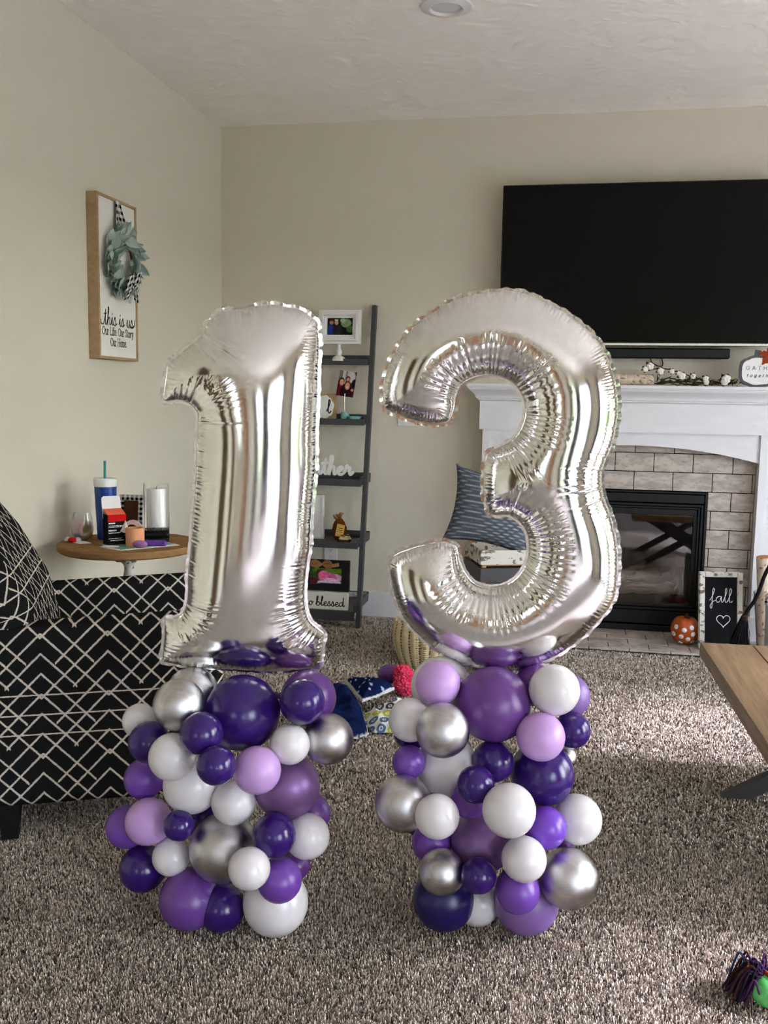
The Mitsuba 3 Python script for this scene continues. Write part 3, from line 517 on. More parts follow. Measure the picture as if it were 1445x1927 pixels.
for p, q, r in (((.10, 5.46, .19), (.60, 5.42, .22), .032), ((.18, 5.52, .23), (.52, 5.50, .30), .028), ((.22, 5.38, .24), (.44, 5.54, .33), .026)):
    P = np.linspace(p, q, 14); P = P + rng.normal(0, .004, P.shape); obj('log', tube(P, r * (1 + .1 * np.sin(np.arange(14) * 1.7)), 12), 'bark', gf, True)
# ------------------------------------------------------------------ television and soundbar
tv = thing('television', 'large black flat television mounted on the wall above the mantel', 'television')
obj('cabinet', cat([box(-.395, 1.055, 5.200, 5.222, 1.533, 2.357, .004), box(-.1, .76, 5.222, 5.26, 1.62, 2.2, .01)]), 'black_metal', tv)
obj('screen', box(-.389, 1.049, 5.1985, 5.201, 1.551, 2.351), 'black_screen', tv)
obj('bezel', box(-.395, 1.055, 5.196, 5.202, 1.534, 1.547, .001), 'silver', tv, label='thin silver strip along the lower edge')
obj('wall_mount', box(.18, .48, 5.26, YB - .001, 1.75, 2.05, .004), 'black_metal', tv)
sb = thing('soundbar', 'slim black soundbar fixed to the wall just below the television', 'soundbar')
obj('body', box(-.13, .79, 5.226, 5.292, 1.4705, 1.523, .006), 'black_metal', sb); obj('bracket', cat([box(x, x + .05, 5.292, YB - .001, 1.485, 1.51) for x in (.0, .6)]), 'black_matte', sb)
single('cable', 'thin black cable looping down below the soundbar', 'cable', tube(spline([(.40, 5.306, 1.475), (.41, 5.306, 1.452), (.435, 5.306, 1.436), (.457, 5.306, 1.432), (.466, 5.306, 1.444), (.458, 5.306, 1.475)], 8), .0028, 6), 'black_matte', True)
# ------------------------------------------------------------------ on the mantel
def birch(P, r, name_, label, cat_, parent=None, flat=None):
    P = np.array(P, float); m = tube(P, r, 28); v = m.vertices
    ax = P[-1] - P[0]; ax /= np.linalg.norm(ax); s = (v - P[0]) @ ax; rad = v - P[0] - np.outer(s, ax); ang = np.arctan2(rad @ np.cross(ax, [0, 1, .3]), rad @ np.array([0, 1, .3]))
    n = meshkit.fbm(np.c_[s * 160, np.cos(ang) * 2, np.sin(ang) * 2], 3, 4); n2 = meshkit.fbm(np.c_[s * 20, np.cos(ang) * 3, np.sin(ang) * 3], 3, 8)
    col = np.array([.62, .52, .40]) * (.8 + .5 * n2)[:, None]; col = np.where((n > .66)[:, None], [.16, .11, .08], col)
    if parent: return obj(name_, m, 'vcol', parent, True, color=np.clip(col, 0, 1))
    k = thing(name_, label, cat_); obj('bark', m, 'vcol', k, True, color=np.clip(col, 0, 1)); return k
k = birch(np.c_[np.linspace(.10, .416, 60), 5.19 + .002 * np.sin(np.arange(60)), np.full(60, 1.358)], .0292, 'birch_log', 'pale birch log lying on the mantel at the end of the cotton garland', 'log')
obj('knot', mv(lathe([(.0, .006), (.007, .005), (.011, 0), (.012, -.004)], 20), frame((.398, 5.168, 1.350), (1, 0, 0), (0, 0, 1), (0, -1, .0))), 'boll', k, True)
gl = thing('cotton_garland', 'garland of white cotton bolls and green sprigs lying on the mantel', 'garland')
obj('stem', cat([tube(spline([(.37, 5.22, 1.405), (.45, 5.21, 1.418), (.53, 5.20, 1.402), (.62, 5.19, 1.372), (.72, 5.18, 1.352), (.82, 5.19, 1.345)], 10), .003, 7), tube(spline([(.42, 5.22, 1.34), (.55, 5.22, 1.352), (.7, 5.21, 1.346), (.83, 5.2, 1.350)], 8), .003, 7)]), 'boll', gl, True)
def leafmesh(L, W_, cup=.15, n=9):
    m, u, v = grid(n, 5, lambda u, v: np.c_[u * L, (v - .5) * W_ * np.sin(np.pi * np.clip(u, .02, .99) ** .8) , -cup * W_ * (2 * v - 1) ** 2 * -1 + .12 * L * np.sin(u * 2.2)]); return shell(m, .0008)
def dirframe(o, d, roll=0.0):
    d = np.array(d, float); d /= np.linalg.norm(d); a = np.array([0, 0, 1.0]) if abs(d[2]) < .9 else np.array([0, 1.0, 0])
    e = np.cross(a, d); e /= np.linalg.norm(e); w = np.cross(d, e); c, s = math.cos(roll), math.sin(roll)
    return frame(o, d, c * e + s * w, -s * e + c * w)
sprigs = []
for i in range(110):
    x = rng.uniform(.42, .84); sprigs.append(mv(leafmesh(rng.uniform(.035, .06), .006, n=5), dirframe((x, 5.20 + rng.uniform(-.03, .03), 1.332 + rng.uniform(0, .035) * (1.0 - abs(x - .55))), (rng.normal(.5, .6), rng.normal(-.2, .5), rng.normal(.12, .25)), rng.uniform(0, 3))))
obj('sprigs', cat(sprigs), 'green_leaf', gl, kind='stuff')
for x, z, r in ((.391, 1.427, .019), (.368, 1.412, .015), (.444, 1.402, .017), (.500, 1.402, .013), (.552, 1.378, .018), (.535, 1.392, .012), (.606, 1.378, .014), (.668, 1.366, .015), (.672, 1.348, .014), (.768, 1.366, .022), (.760, 1.352, .018)):
    lobes = []
    for j in range(5):
        a = j * 2 * np.pi / 5 + .4; s = trimesh.creation.icosphere(2, r * .62); s.apply_translation((r * .45 * math.cos(a), -.3 * r, r * .45 * math.sin(a))); lobes.append(s)
    m = cat(lobes); m.apply_translation((x, 5.165, z)); c_ = obj('cotton_boll', m, 'cotton', gl, True)
    obj('husk', cat([mv(leafmesh(r * 1.5, r * .9, .4, 6), dirframe((x, 5.165 + .4 * r, z), (math.cos(a), -.55, math.sin(a)), 1.2)) for a in np.arange(5) * 2 * np.pi / 5 + 1.0]), 'boll', c_, 50)
gs = thing('gather_sign', 'white and grey pumpkin shaped wooden sign reading GATHER together on the mantel', 'sign')
th_ = np.linspace(0, 2 * np.pi, 120, endpoint=False)
pk = lambda a, b: Polygon([(a * np.sign(math.cos(t)) * abs(math.cos(t)) ** .72, b * np.sign(math.sin(t)) * abs(math.sin(t)) ** .6 * (1 + .035 * math.cos(7 * t))) for t in th_])
GX, GZ, GY = .932, 1.4285, 5.155
obj('backboard', mv(extrude(pk(.106, .078), .012), XZ((GX, GY, GZ - .022))), 'grey_frame', gs); obj('face', mv(extrude(pk(.093, .066), .003), XZ((GX, GY - .012, GZ - .022))), 'white_paint_m', gs)
obj('stem', mv(extrude(Polygon([(-.038, .052), (-.012, .052), (-.006, .104), (-.034, .108)]), .014), XZ((GX, GY, GZ - .022))), 'grey_frame', gs)
def spaced(text, h, x0, x1, shear=0, bold=False):
    P = [meshkit.text_mesh(ch, h, .001, bold) for ch in text]
    if shear:
        S = np.eye(4); S[0, 1] = shear
        for q in P: q.apply_transform(S)
    ws = [q.bounds[1][0] - q.bounds[0][0] for q in P]; gap = (x1 - x0 - sum(ws)) / (len(P) - 1); x = x0
    for q, w in zip(P, ws): q.apply_translation((x - q.bounds[0][0], 0, 0)); x += w + gap
    return cat(P)
obj('lettering', mv(spaced('GATHER', .020, -.074, .076), XZ((GX, GY - .015, GZ - .016))), 'grey_frame', gs)
obj('lettering', mv(spaced('together', .0150, -.068, .070, .28, True), XZ((GX, GY - .015, GZ - .051))), 'ink', gs)
ml = []
for t in np.linspace(0, 2 * np.pi, 70, endpoint=False): ml.append((.040 * (1 + .28 * math.cos(5 * t) + .13 * math.cos(15 * t)) * math.cos(t + 1.57), .040 * (1 + .28 * math.cos(5 * t) + .13 * math.cos(15 * t)) * math.sin(t + 1.57)))
obj('maple_leaf', mv(extrude(Polygon(ml).buffer(0), .003), XZ((GX + .034, GY - .016, GZ + .056))), 'rust', gs)
# ------------------------------------------------------------------ on the hearth
pm = thing('pumpkin', 'small orange pumpkin with white dots on the hearth', 'pumpkin'); PC = np.array([.618, 5.02, .012])
def pumpf(t, a): r = .073 * np.abs(np.sin(t)) ** .75 * (1 - .035 * (.5 + .5 * np.cos(8 * a)) ** 2); return np.stack([r * np.cos(a), r * np.sin(a), .073 - .073 * np.cos(t) * (1 - .13 * np.exp(-(np.sin(t) / .35) ** 2))], -1)
m, u, v = grid(30, 97, lambda u, v: pumpf(np.pi * (1 - u), 2 * np.pi * v) + PC); obj('body', m, 'orange_ball', pm, True)
scene['orange_ball']['b']['diffuse_reflectance'] = rgb(lin(176, 76, 18))
for t, a in ((1.25, -1.95), (1.05, -1.42), (.62, -2.1), (.75, -.9), (1.45, -1.1), (1.75, -1.75), (1.6, -.45), (1.95, -1.2), (1.35, -2.6), (1.9, -2.4), (.62, -.2), (1.25, -.0), (1.3, .9), (1.3, 2.0)):
    o = pumpf(np.array(t), np.array(a)) + PC; n_ = o - PC - [0, 0, .073]; n_ /= np.linalg.norm(n_)
    obj('dot', mv(lathe([(0, .0018), (.0115, .0012), (.0138, -.0035)], 20), dirframe(o, n_) @ np.array([[0, 0, 1, 0], [1, 0, 0, 0], [0, 1, 0, 0], [0, 0, 0, 1.0]])), 'white_gloss', pm, True)
obj('stalk', tube([PC + [0, 0, .125], PC + [.002, -.003, .145], PC + [.006, -.010, .158]], [.010, .007, .008], 10), 'boll', pm, True)
obj('tag', mv(box(-.006, .006, 0, .002, -.055, 0), frame(PC + [.010, -.035, .148], (1, 0, 0), (0, .82, .57), (0, -.57, .82))), 'boll', pm)
fs = thing('chalkboard', 'black chalkboard in a distressed white frame reading fall, leaning on the hearth', 'sign')
FW, FH = .218, .39; tilt = math.radians(9); M = frame((.676, 4.930, .0125), (.985, .17, 0), np.array([-.17 * math.sin(tilt), .985 * math.sin(tilt), math.cos(tilt)])); fw = .028
for a in ((0, fw, 0, FH), (FW - fw, FW, 0, FH), (fw, FW - fw, FH - fw, FH), (fw, FW - fw, 0, fw)): obj('frame_rail', mv(box(a[0], a[1], a[2], a[3], -.012, .014, .004), M), 'distressed_white', fs)
obj('board', mv(box(fw, FW - fw, fw, FH - fw, -.01, .004), M), 'black_matte', fs)
p, w_ = letters('fall', .036, .0032); obj('lettering', mv(extrude(center(p, FW / 2 + .003, FH * .655, .118), .0012), M @ frame((0, 0, .004), (1, 0, 0), (0, 1, 0))), 'chalk', fs)
ht = np.linspace(0, 2 * np.pi, 60); heart = np.c_[16 * np.sin(ht) ** 3, 13 * np.cos(ht) - 5 * np.cos(2 * ht) - 2 * np.cos(3 * ht) - np.cos(4 * ht)] * .0021
obj('heart', mv(extrude(LineString(heart + [FW / 2 + .014, FH * .37]).buffer(.0017), .0012), M @ frame((0, 0, .004), (1, 0, 0), (0, 1, 0))), 'chalk', fs)
bk = thing('bucket', 'galvanized metal bucket holding birch logs beside the fireplace', 'bucket'); BC = (1.045, 4.965, .012)
obj('body', lathe([(0, 0), (.082, 0), (.112, .29), (.115, .294), (.112, .298), (.106, .29), (.078, .006), (0, .006)], 48, BC), 'galvanized', bk, 40)
m, u, v = grid(64, 4, lambda u, v: np.c_[BC[0] + (.1105 + .0018) * np.cos(2 * np.pi * u), BC[1] + .1123 * np.sin(2 * np.pi * u), BC[2] + .255 + .03 * v]); obj('ribbon', m, 'buffalo_check', bk, True, uv=np.c_[u * 34, v * 1.6])
for (a, b), lb in zip((((1.00, 4.94, .03), (.955, 4.90, .50)), ((1.06, 4.99, .03), (1.045, 4.97, .42)), ((1.05, 4.94, .03), (1.10, 4.90, .40))), ('tallest birch log standing in the bucket, leaning left', 'birch log standing in the middle of the bucket', 'birch log leaning right in the bucket')):
    P = np.linspace(a, b, 60); k = birch(P, .036, 'birch_log', lb, 'log'); d = (P[-1] - P[0]) / np.linalg.norm(P[-1] - P[0])
    obj('cut_end', mv(lathe([(0, .001), (.034, .001), (.036, -.002)], 28), dirframe(P[-1], d) @ np.array([[0, 0, 1, 0], [1, 0, 0, 0], [0, 1, 0, 0], [0, 0, 0, 1.0]])), 'tan_wood', k)
br = thing('besom_broom', 'small black besom broom leaning by the bucket', 'broom')
obj('handle', tube(spline([(.975, 4.80, .50), (.945, 4.81, .42), (.925, 4.81, .345), (.905, 4.815, .29), (.880, 4.82, .245), (.865, 4.82, .205)], 6), .009, 9), 'black_matte', br, True)
bs = []
for i in range(170):
    a, r = rng.uniform(0, 6.28), rng.uniform(0, 1) ** .5; top = np.array([.866, 4.82, .215]) + .014 * r * np.array([math.cos(a), math.sin(a), 0]); bot = np.array([.842, 4.80, .012 + rng.uniform(0, .03)]) + .062 * r * np.array([math.cos(a), .7 * math.sin(a), 0])
    bs.append(tube([top, (top + bot) / 2 + rng.normal(0, .004, 3), bot], .0016, 4))
obj('bristles', cat(bs), 'black_matte', br, kind='stuff'); obj('binding', tube([(.868, 4.82, .222), (.866, 4.82, .20), (.862, 4.82, .185)], [.012, .018, .017], 14), 'boll', br, True)
# ------------------------------------------------------------------ coffee table
ct = thing('coffee_table', 'coffee table with a knotty oak plank top and dark crossed legs at the right', 'table'); a_ = math.radians(1.9)
TM = rotz(a_, (.471, 3.405, 0)); TL, TW, zt0, zt1 = 1.14, .80, .371, .42
ws = [.175, .155, .165, .15, .155]; x = 0
for w in ws: obj('plank', mv(box(x + .0008, x + w - .0008, -TL, 0, zt0, zt1, .0025), TM), 'oak', ct); x += w
for y in (-.28, -TL + .2):
    for s in (0, 1):
        q = Polygon([(.035, 0), (.125, 0), (.735, zt0), (.645, zt0)]) if s == 0 else Polygon([(.675, 0), (.765, 0), (.155, zt0), (.065, zt0)])
        obj('leg', mv(mv(extrude(q, .034), frame((0, y - .018 + .036 * s, 0), (1, 0, 0), (0, 0, 1), (0, -1, 0))), TM), 'charcoal_wood', ct)
# ------------------------------------------------------------------ toy on the carpet
ty = thing('rope_toy', 'dark tasselled rope toy with a green and orange ball on the carpet', 'dog toy'); o = np.array([.449, 1.985, .035])
obj('ball', trimesh.creation.icosphere(3, .034).apply_translation(o), 'green_ball', ty, True)
obj('band', tube([o + .0352 * np.array([math.cos(t) * .55, -.83 * math.cos(t) - .0, math.sin(t)]) for t in np.linspace(0, 2 * np.pi, 40, endpoint=False)], .006, 8, True), 'rust', ty, True)
cols = [lin(50, 32, 60), lin(30, 28, 40), lin(58, 40, 34), lin(34, 52, 92), lin(70, 42, 72), lin(104, 60, 38), lin(120, 130, 120)]; st, cc = [], []
for i in range(130):
    a = rng.uniform(1.0, 3.9); L = rng.uniform(.03, .062); h = rng.uniform(.008, .035); b0_ = o + [-.012 + rng.normal(0, .01), .012 + rng.normal(0, .012), .010 + rng.normal(0, .006)]
    d = np.array([math.cos(a), math.sin(a) * .8 , 0]); P = spline([b0_, b0_ + d * L * .45 + [0, 0, h], b0_ + d * L + [0, 0, -b0_[2] + .006 + rng.uniform(0, .01)]], 5); q = tube(P, .0023, 5)
    st.append(q); cc.append(np.tile(cols[rng.choice(7, p=[.3, .28, .16, .08, .1, .05, .03])], (len(q.vertices), 1)))
obj('strands', cat(st), 'vcol', ty, color=np.vstack(cc), kind='stuff', label='dark purple and brown yarn tassel strands')
# ------------------------------------------------------------------ armchair
ac = thing('armchair', 'armchair in black fabric with a white geometric line pattern, at the left', 'armchair'); ca = math.radians(25)
AM = rotz(ca, (-1.47, 2.295, 0))                                     # local x: the way it faces, local y: away from the camera
def upholster(name, prof, y0, y1, r, uvs, parent=ac, n=14):
    """a padded slab: profile polygon in local xz, from y0 to y1, with rounded edges; uv in metres"""
    P = Polygon(prof).buffer(-r).buffer(r, quad_segs=8); L = P.exterior; N = 220
    V, F = [], []
    ys = [(0, r)] + [(r - r * math.cos(t), r - r * math.sin(t)) for t in np.linspace(0, np.pi / 2, 7)[1:]]
    rings = [(y0 + r - r * math.sin(t), r - r * math.cos(t)) for t in np.linspace(np.pi / 2, 0, 7)] + [(y, 0) for y in np.linspace(y0 + r, y1 - r, 10)[1:-1]] + [(y1 - r + r * math.sin(t), r - r * math.cos(t)) for t in np.linspace(0, np.pi / 2, 7)]
    base = np.array([L.interpolate(i / N, normalized=True).coords[0] for i in range(N)]); c = base.mean(0)
    tg = np.roll(base, -1, 0) - np.roll(base, 1, 0); tg /= np.linalg.norm(tg, axis=1)[:, None] + 1e-9; nr = np.c_[tg[:, 1], -tg[:, 0]]; nr *= 1 if P.exterior.is_ccw else -1
    R_ = []
    for y, ins in rings: q = base - nr * ins; R_.append(np.c_[q[:, 0], np.full(N, y), q[:, 1]])
    V = np.vstack(R_); i = np.arange(N); j = (i + 1) % N
    for k in range(len(rings) - 1): F += [np.stack([k * N + i, k * N + j, (k + 1) * N + j], 1), np.stack([k * N + i, (k + 1) * N + j, (k + 1) * N + i], 1)]
    F = np.vstack(F); caps = []
    for k, fl in ((0, False), (len(rings) - 1, True)):
        pl = V[k * N:(k + 1) * N][:, [0, 2]]; vv, ff = trimesh.creation.triangulate_polygon(Polygon(pl), engine='earcut'); _, ix = cKDTree(pl).query(vv); ff = ix[ff] + len(V) + len(caps) * N; caps.append(ff[:, ::-1] if fl else ff)
    uv = uvs(V, N, rings, base); K = len(rings) - 1; ends = np.vstack([V[:N], V[K * N:]])
    m = trimesh.Trimesh(np.vstack([V, ends]), np.vstack([F] + caps), process=False); uv = np.vstack([uv, np.c_[ends[:, 0] + .012, ends[:, 2] + .085]])
    return obj(name, mv(m, AM), 'chair_fabric', parent, True, uv=uv)
side = lambda V, N, r, b: np.c_[V[:, 0] + .012, V[:, 2] + .085 + np.where(V[:, 2] > .56, (V[:, 1] - V[:, 1].min()) * .25, 0)]
armp = [(-.22, .10), (.56, .095), (.58, .605), (.5, .625), (-.22, .60)]
upholster('arm', armp, 0, .13, .035, side); upholster('arm', armp, .595, .72, .035, side)
upholster('seat_base', [(-.20, .12), (.53, .12), (.53, .30), (-.20, .30)], .115, .605, .02, side)
upholster('seat_cushion', [(-.05, .30), (.57, .30), (.58, .44), (-.05, .43)], .135, .590, .04, side)
bp = [(-.23, .12), (-.02, .12), (.085, .50), (.045, .66), (-.045, .82), (-.13, .93), (-.19, .965), (-.255, .95), (-.265, .70)]
def backuv(V, N, r, b):
    s = np.r_[0, np.cumsum(np.linalg.norm(np.diff(b, axis=0), axis=1))]; s = np.tile(s, len(r)); y = np.array(r); t = np.r_[0, np.cumsum(np.hypot(np.diff(y[:, 0]), np.diff(y[:, 1])))]; return np.c_[np.repeat(t, N) + .05, s]
upholster('backrest', bp, .02, .69, .085, backuv)
for x, y in ((-.02, .05), (.50, .05), (-.02, .67), (.50, .67)):
    V = np.array([(sx * w, sy * w, z) for z, w in ((0, .022), (.112, .031)) for sx in (-1, 1) for sy in (-1, 1)]); obj('leg', mv(trimesh.convex.convex_hull(V + [x, y, 0]), AM), 'black_metal', ac)
# ------------------------------------------------------------------ side table and what stands on it
TZ, TX, TY = .668, -1.682, 3.45
sd = thing('side_table', 'round brown wooden side table on a turned white pedestal by the left wall', 'table')
obj('tabletop', lathe([(0, -.030), (.258, -.030), (.266, -.024), (.268, -.006), (.264, 0), (0, 0)], 72, (TX, TY, TZ)), 'brown_wood', sd, 35)
obj('pedestal', lathe([(0, .05), (.12, .05), (.12, .07), (.05, .09), (.030, .14), (.026, .25), (.034, .38), (.032, .46), (.024, .53), (.019, .56), (.019, .575), (.030, .59), (.033, .605), (.026, .618), (.020, .628), (.028, .640), (.05, .640), (0, .640)], 40, (TX, TY, 0)), 'distressed_white', sd, 40)
for a in (.6, .6 + np.pi / 2, .6 + np.pi, .6 + 1.5 * np.pi):
    d = np.array([math.cos(a), math.sin(a), 0]); P = spline([np.array([TX, TY, .09]) + d * .05, np.array([TX, TY, .085]) + d * .13, np.array([TX, TY, .03]) + d * .22, np.array([TX, TY, .018]) + d * .26], 5); obj('foot', tube(P, .018, 10), 'distressed_white', sd, True)
obj('cleat', cat([mv(box(-.20, .20, -.02, .02, TZ - .046, TZ - .030, .004), rotz(a, (TX, TY, 0))) for a in (.3, .3 + np.pi / 2)]), 'brown_wood', sd)
Tz = TZ
def on(px, py, z=0): return (px, py, Tz + z)
cu = thing('tumbler', 'blue tumbler with a white lid and a teal straw on the side table', 'tumbler'); c = (-1.802, 3.50, Tz)
obj('cup', lathe([(0, 0), (.030, 0), (.034, .004), (.043, .205), (.043, .212), (0, .212)], 40, c), 'blue_cup', cu, 40); obj('lid', lathe([(0, .244), (.042, .244), (.046, .240), (.0465, .215), (.0445, .211), (.040, .211)], 40, c), 'white_gloss', cu, 40)
obj('straw', tube([(-1.803, 3.495, Tz + .10), (-1.799, 3.493, Tz + .312)], .0052, 12), 'teal', cu, True)
bx = thing('small_box', 'open black and red cardboard box with its white flap up on the side table', 'box'); BM = rotz(math.radians(46), (-1.712, 3.335, Tz + .0005))
obj('carton', mv(cat([box(0, .072, 0, .002, 0, .118), box(0, .072, .050, .052, 0, .118), box(0, .002, 0, .052, 0, .118), box(.070, .072, 0, .052, 0, .118), box(0, .072, 0, .052, 0, .002)]), BM), 'black_matte', bx)
obj('red_band', mv(cat([box(.002, .0728, -.0008, 0, .092, .1185), box(.072, .0728, 0, .052, .092, .1185)]), BM), 'red_card', bx)
obj('top_flap', mv(box(.0, .072, 0, .05, 0, .0015, .0004), BM @ frame((0, .0, .118), (1, 0, 0), (0, .93, .36))), 'coral', bx)
fl = shapely.affinity.translate(Polygon([(0, 0), (.074, 0), (.074, .085), (0, .085)]).buffer(-.012).buffer(.012), 0, .0); fl = unary_union([fl, shapely.box(0, 0, .074, .04)])
obj('side_flap', mv(extrude(fl, .0016), BM @ frame((-.001, .0485, .100), (.999, .0, 0.0), (-.03, .10, .995))), 'paper', bx)
txt = []
for z, a, b, hh in ((.083, .004, .03, .005), (.075, .004, .06, .002), (.070, .004, .055, .002), (.055, .004, .036, .006), (.047, .004, .05, .003), (.026, .004, .055, .002), (.018, .010, .062, .003)): txt.append(mv(box(a, b, -.0006, 0, z, z + hh), BM))
obj('print', cat(txt), 'chalk', bx)
wg = thing('wine_glass', 'clear stemless wine glass at the left of the side table', 'glass'); c = (-1.872, 3.44, Tz)
obj('bowl', lathe([(0, .0005), (.022, .001), (.036, .018), (.042, .045), (.038, .085), (.031, .112), (.0298, .112), (.0366, .085), (.0404, .045), (.034, .020), (.020, .005), (0, .005)], 44, c), 'solid_glass', wg, True)
def roll(name, label, col, o, d, ro, ri, w, cat_='tape roll'):
    m = lathe([(ri, -w / 2), (ro, -w / 2), (ro, w / 2), (ri, w / 2), (ri, -w / 2)], 40); k = thing(name, label, cat_); obj('tape', mv(m, dirframe(o, d) @ np.array([[0, 0, 1, 0], [1, 0, 0, 0], [0, 1, 0, 0], [0, 0, 0, 1.0]])), col, k, 40)
    m = lathe([(ri * .93, -w / 2), (ri, -w / 2), (ri, w / 2), (ri * .93, w / 2), (ri * .93, -w / 2)], 40); obj('core', mv(m, dirframe(o, d) @ np.array([[0, 0, 1, 0], [1, 0, 0, 0], [0, 1, 0, 0], [0, 0, 0, 1.0]])), 'tan_card', k, 40)
roll('tape_roll', 'peach tape roll standing at the front of the side table', 'peach', on(-1.612, 3.36, .036), (0, 0, 1), .035, .028, .072)
roll('tape_roll', 'pale pink tape roll at the left edge of the side table behind the wine glass', 'pink_tape', on(-1.905, 3.50, .036), (.9, -.3, 0), .036, .024, .05)
roll('tape_roll', 'dusty pink tape roll standing on edge below the checked sign', 'pink_tape', on(-1.690, 3.50, .040), (.25, -.95, 0), .040, .026, .025)
cd = thing('candle_holder', 'white pillar candle in a tall clear glass cylinder on the side table', 'candle'); c = (-1.610, 3.55, Tz)
obj('glass_cylinder', lathe([(0, .0005), (.049, .0005), (.050, .002), (.050, .225), (.0484, .225), (.0484, .004), (0, .004)], 48, c), 'solid_glass', cd, 40); obj('candle', lathe([(0, .006), (.036, .006), (.037, .01), (.037, .200), (.034, .205), (0, .202)], 40, c), 'white_gloss', cd, 40)
obj('wick', tube([(c[0], c[1], Tz + .2), (c[0] + .002, c[1], Tz + .214)], .0012, 5), 'ink', cd)
sg = thing('checked_sign', 'small brown wooden sign edged in black and white checks behind the box', 'sign'); SM = frame((-1.812, 3.625, Tz), (.985, .05, 0), (0, .10, .995))
m, u, v = quad(SM @ frame((0, 0, .0005), (1, 0, 0), (0, 1, 0)), .104, .165); obj('check_border', m, 'buffalo_check', sg, uv=np.c_[u * 5.2 , v * 8.2 + .35]); obj('board', mv(box(0, .104, 0, .165, -.012, 0, .001), SM), 'white_paint_m', sg); obj('panel', mv(box(.021, .083, .02, .142, 0, .004, .001), SM), 'boll', sg)
hb = thing('hair_brush', 'black bristled hair brush lying at the back of the side table', 'brush'); P = np.linspace((-1.655, 3.44, Tz + .030), (-1.535, 3.50, Tz + .030), 12); obj('core', tube(P, .016, 14), 'black_metal', hb, True)
bs = []; ax = (P[-1] - P[0]) / np.linalg.norm(P[-1] - P[0]); e1 = np.cross(ax, [0, 0, 1]); e1 /= np.linalg.norm(e1)
for i in range(26):
    for j in range(16):
        a = j * 2 * np.pi / 16 + .2 * (i % 2); q = P[0] + (P[-1] - P[0]) * (i + .5) / 26; d = e1 * math.cos(a) + np.array([0, 0, 1]) * math.sin(a); bs.append(tube([q + d * .014, q + d * .0285], .0016, 3))
obj('bristles', cat(bs), 'black_matte', hb, kind='stuff')
def sheet(name, label, pts, z, col, cat_='paper', amp=.002):
    m = trimesh.creation.extrude_polygon(Polygon(pts), .0012, engine='earcut'); m.apply_translation((0, 0, z)); return single(name, label, cat_, m, col)
sheet('magazine', 'sage green and white magazine lying open on the side table', [(-1.73, 3.30), (-1.615, 3.245), (-1.46, 3.43), (-1.56, 3.50), (-1.66, 3.46)], Tz + .0006, 'paper')
sheet('magazine_cover', 'sage green sheet on top of the white magazine on the side table', [(-1.75, 3.34), (-1.62, 3.262), (-1.49, 3.44), (-1.57, 3.48), (-1.68, 3.46)], Tz + .0022, 'sage_paper', 'paper')
sheet('receipt', 'small white receipt lying on the side table in front of the wine glass', [(-1.90, 3.39), (-1.835, 3.345), (-1.80, 3.375), (-1.86, 3.42)], Tz + .0008, 'paper')
sheet('label_scrap', 'white oval paper scrap at the front of the side table beside the peach roll', [(-1.685 + .035 * math.cos(t), 3.305 + .022 * math.sin(t)) for t in np.linspace(0, 6.28, 24, endpoint=False)], Tz + .0042, 'paper', 'paper')
cn = thing('wrapped_candy', 'red and white wrapped candy at the left edge of the side table', 'candy'); o = np.array(on(-1.900, 3.375, .010))
s = trimesh.creation.icosphere(2, .012); s.apply_scale([1.5, 1, .85]); s.apply_translation(o + [.018, .004, 0]); obj('sweet', s, 'red_card', cn, True)
for sx in (-1, 1): obj('wrapper_end', cat([mv(leafmesh(.018, .016, .3, 5), dirframe(o + [.018 + .015 * sx, .004, 0], (sx, .2, .25 * j), j)) for j in (-1, 0, 1)]), 'paper', cn)
pu = thing('crumpled_foil', 'crumpled dark red foil with a white corner beside the candle', 'wrapper'); s = trimesh.creation.icosphere(3, .033); v = s.vertices; s.vertices = v * (.6 + .9 * meshkit.noise(v * 90 + 4, 2))[:, None] * [1.1, .9, .8] + on(-1.655, 3.42, .036); obj('foil', s, 'purple_foil', pu)
obj('white_corner', shell(trimesh.Trimesh(np.array([(-1.69, 3.375, Tz + .055), (-1.640, 3.372, Tz + .055), (-1.662, 3.385, Tz + .095), (-1.655, 3.36, Tz + .05)]), [[0, 3, 2], [3, 1, 2]], process=False), .001), 'paper', pu)
sc = thing('purple_comb', 'purple plastic handle lying beside the peach tape roll', 'comb'); obj('handle', mv(box(-.05, .05, -.012, .012, 0, .024, .008), rotz(.25, on(-1.545, 3.38))), 'purple_plastic', sc)
s = trimesh.creation.icosphere(3, .018); s.apply_scale([1.6, 1, .8]); s.apply_translation(on(-1.575, 3.325, .016)); obj('tip', s, 'mauve_plastic', sc, True)
# ------------------------------------------------------------------ sign and wreath on the left wall
ws_ = thing('wall_sign', 'tall white wooden sign reading this is us, framed in brown on the left wall', 'sign')
y0, y1, z0, z1, dp = 3.752, 4.118, 1.390, 2.070, .05; x0 = XL + .0005
for a in ((y0, y0 + .012, z0, z1), (y1 - .012, y1, z0, z1), (y0 + .012, y1 - .012, z1 - .012, z1), (y0 + .012, y1 - .012, z0, z0 + .012)): obj('frame_board', box(x0, XL + dp, *a, .001), 'frame_wood', ws_)
obj('panel', box(x0, XL + dp - .006, y0 + .012, y1 - .012, z0 + .012, z1 - .012), 'cream', ws_)
WF = lambda y, z: frame((XL + dp - .006, y, z), (0, 1, 0), (0, 0, 1)); yc = (y0 + y1) / 2
p, w_ = letters('this is us', .05, .0068, curl=[[(-.9, .55), (-.75, .1), (-.3, .0), (0, .3)], [(7.75, .3), (8.3, .05), (8.85, .5), (8.95, 1.1)]]); obj('lettering', mv(extrude(center(p, 0, 0, .325), .0012), WF(yc, 1.572)), 'ink', ws_)
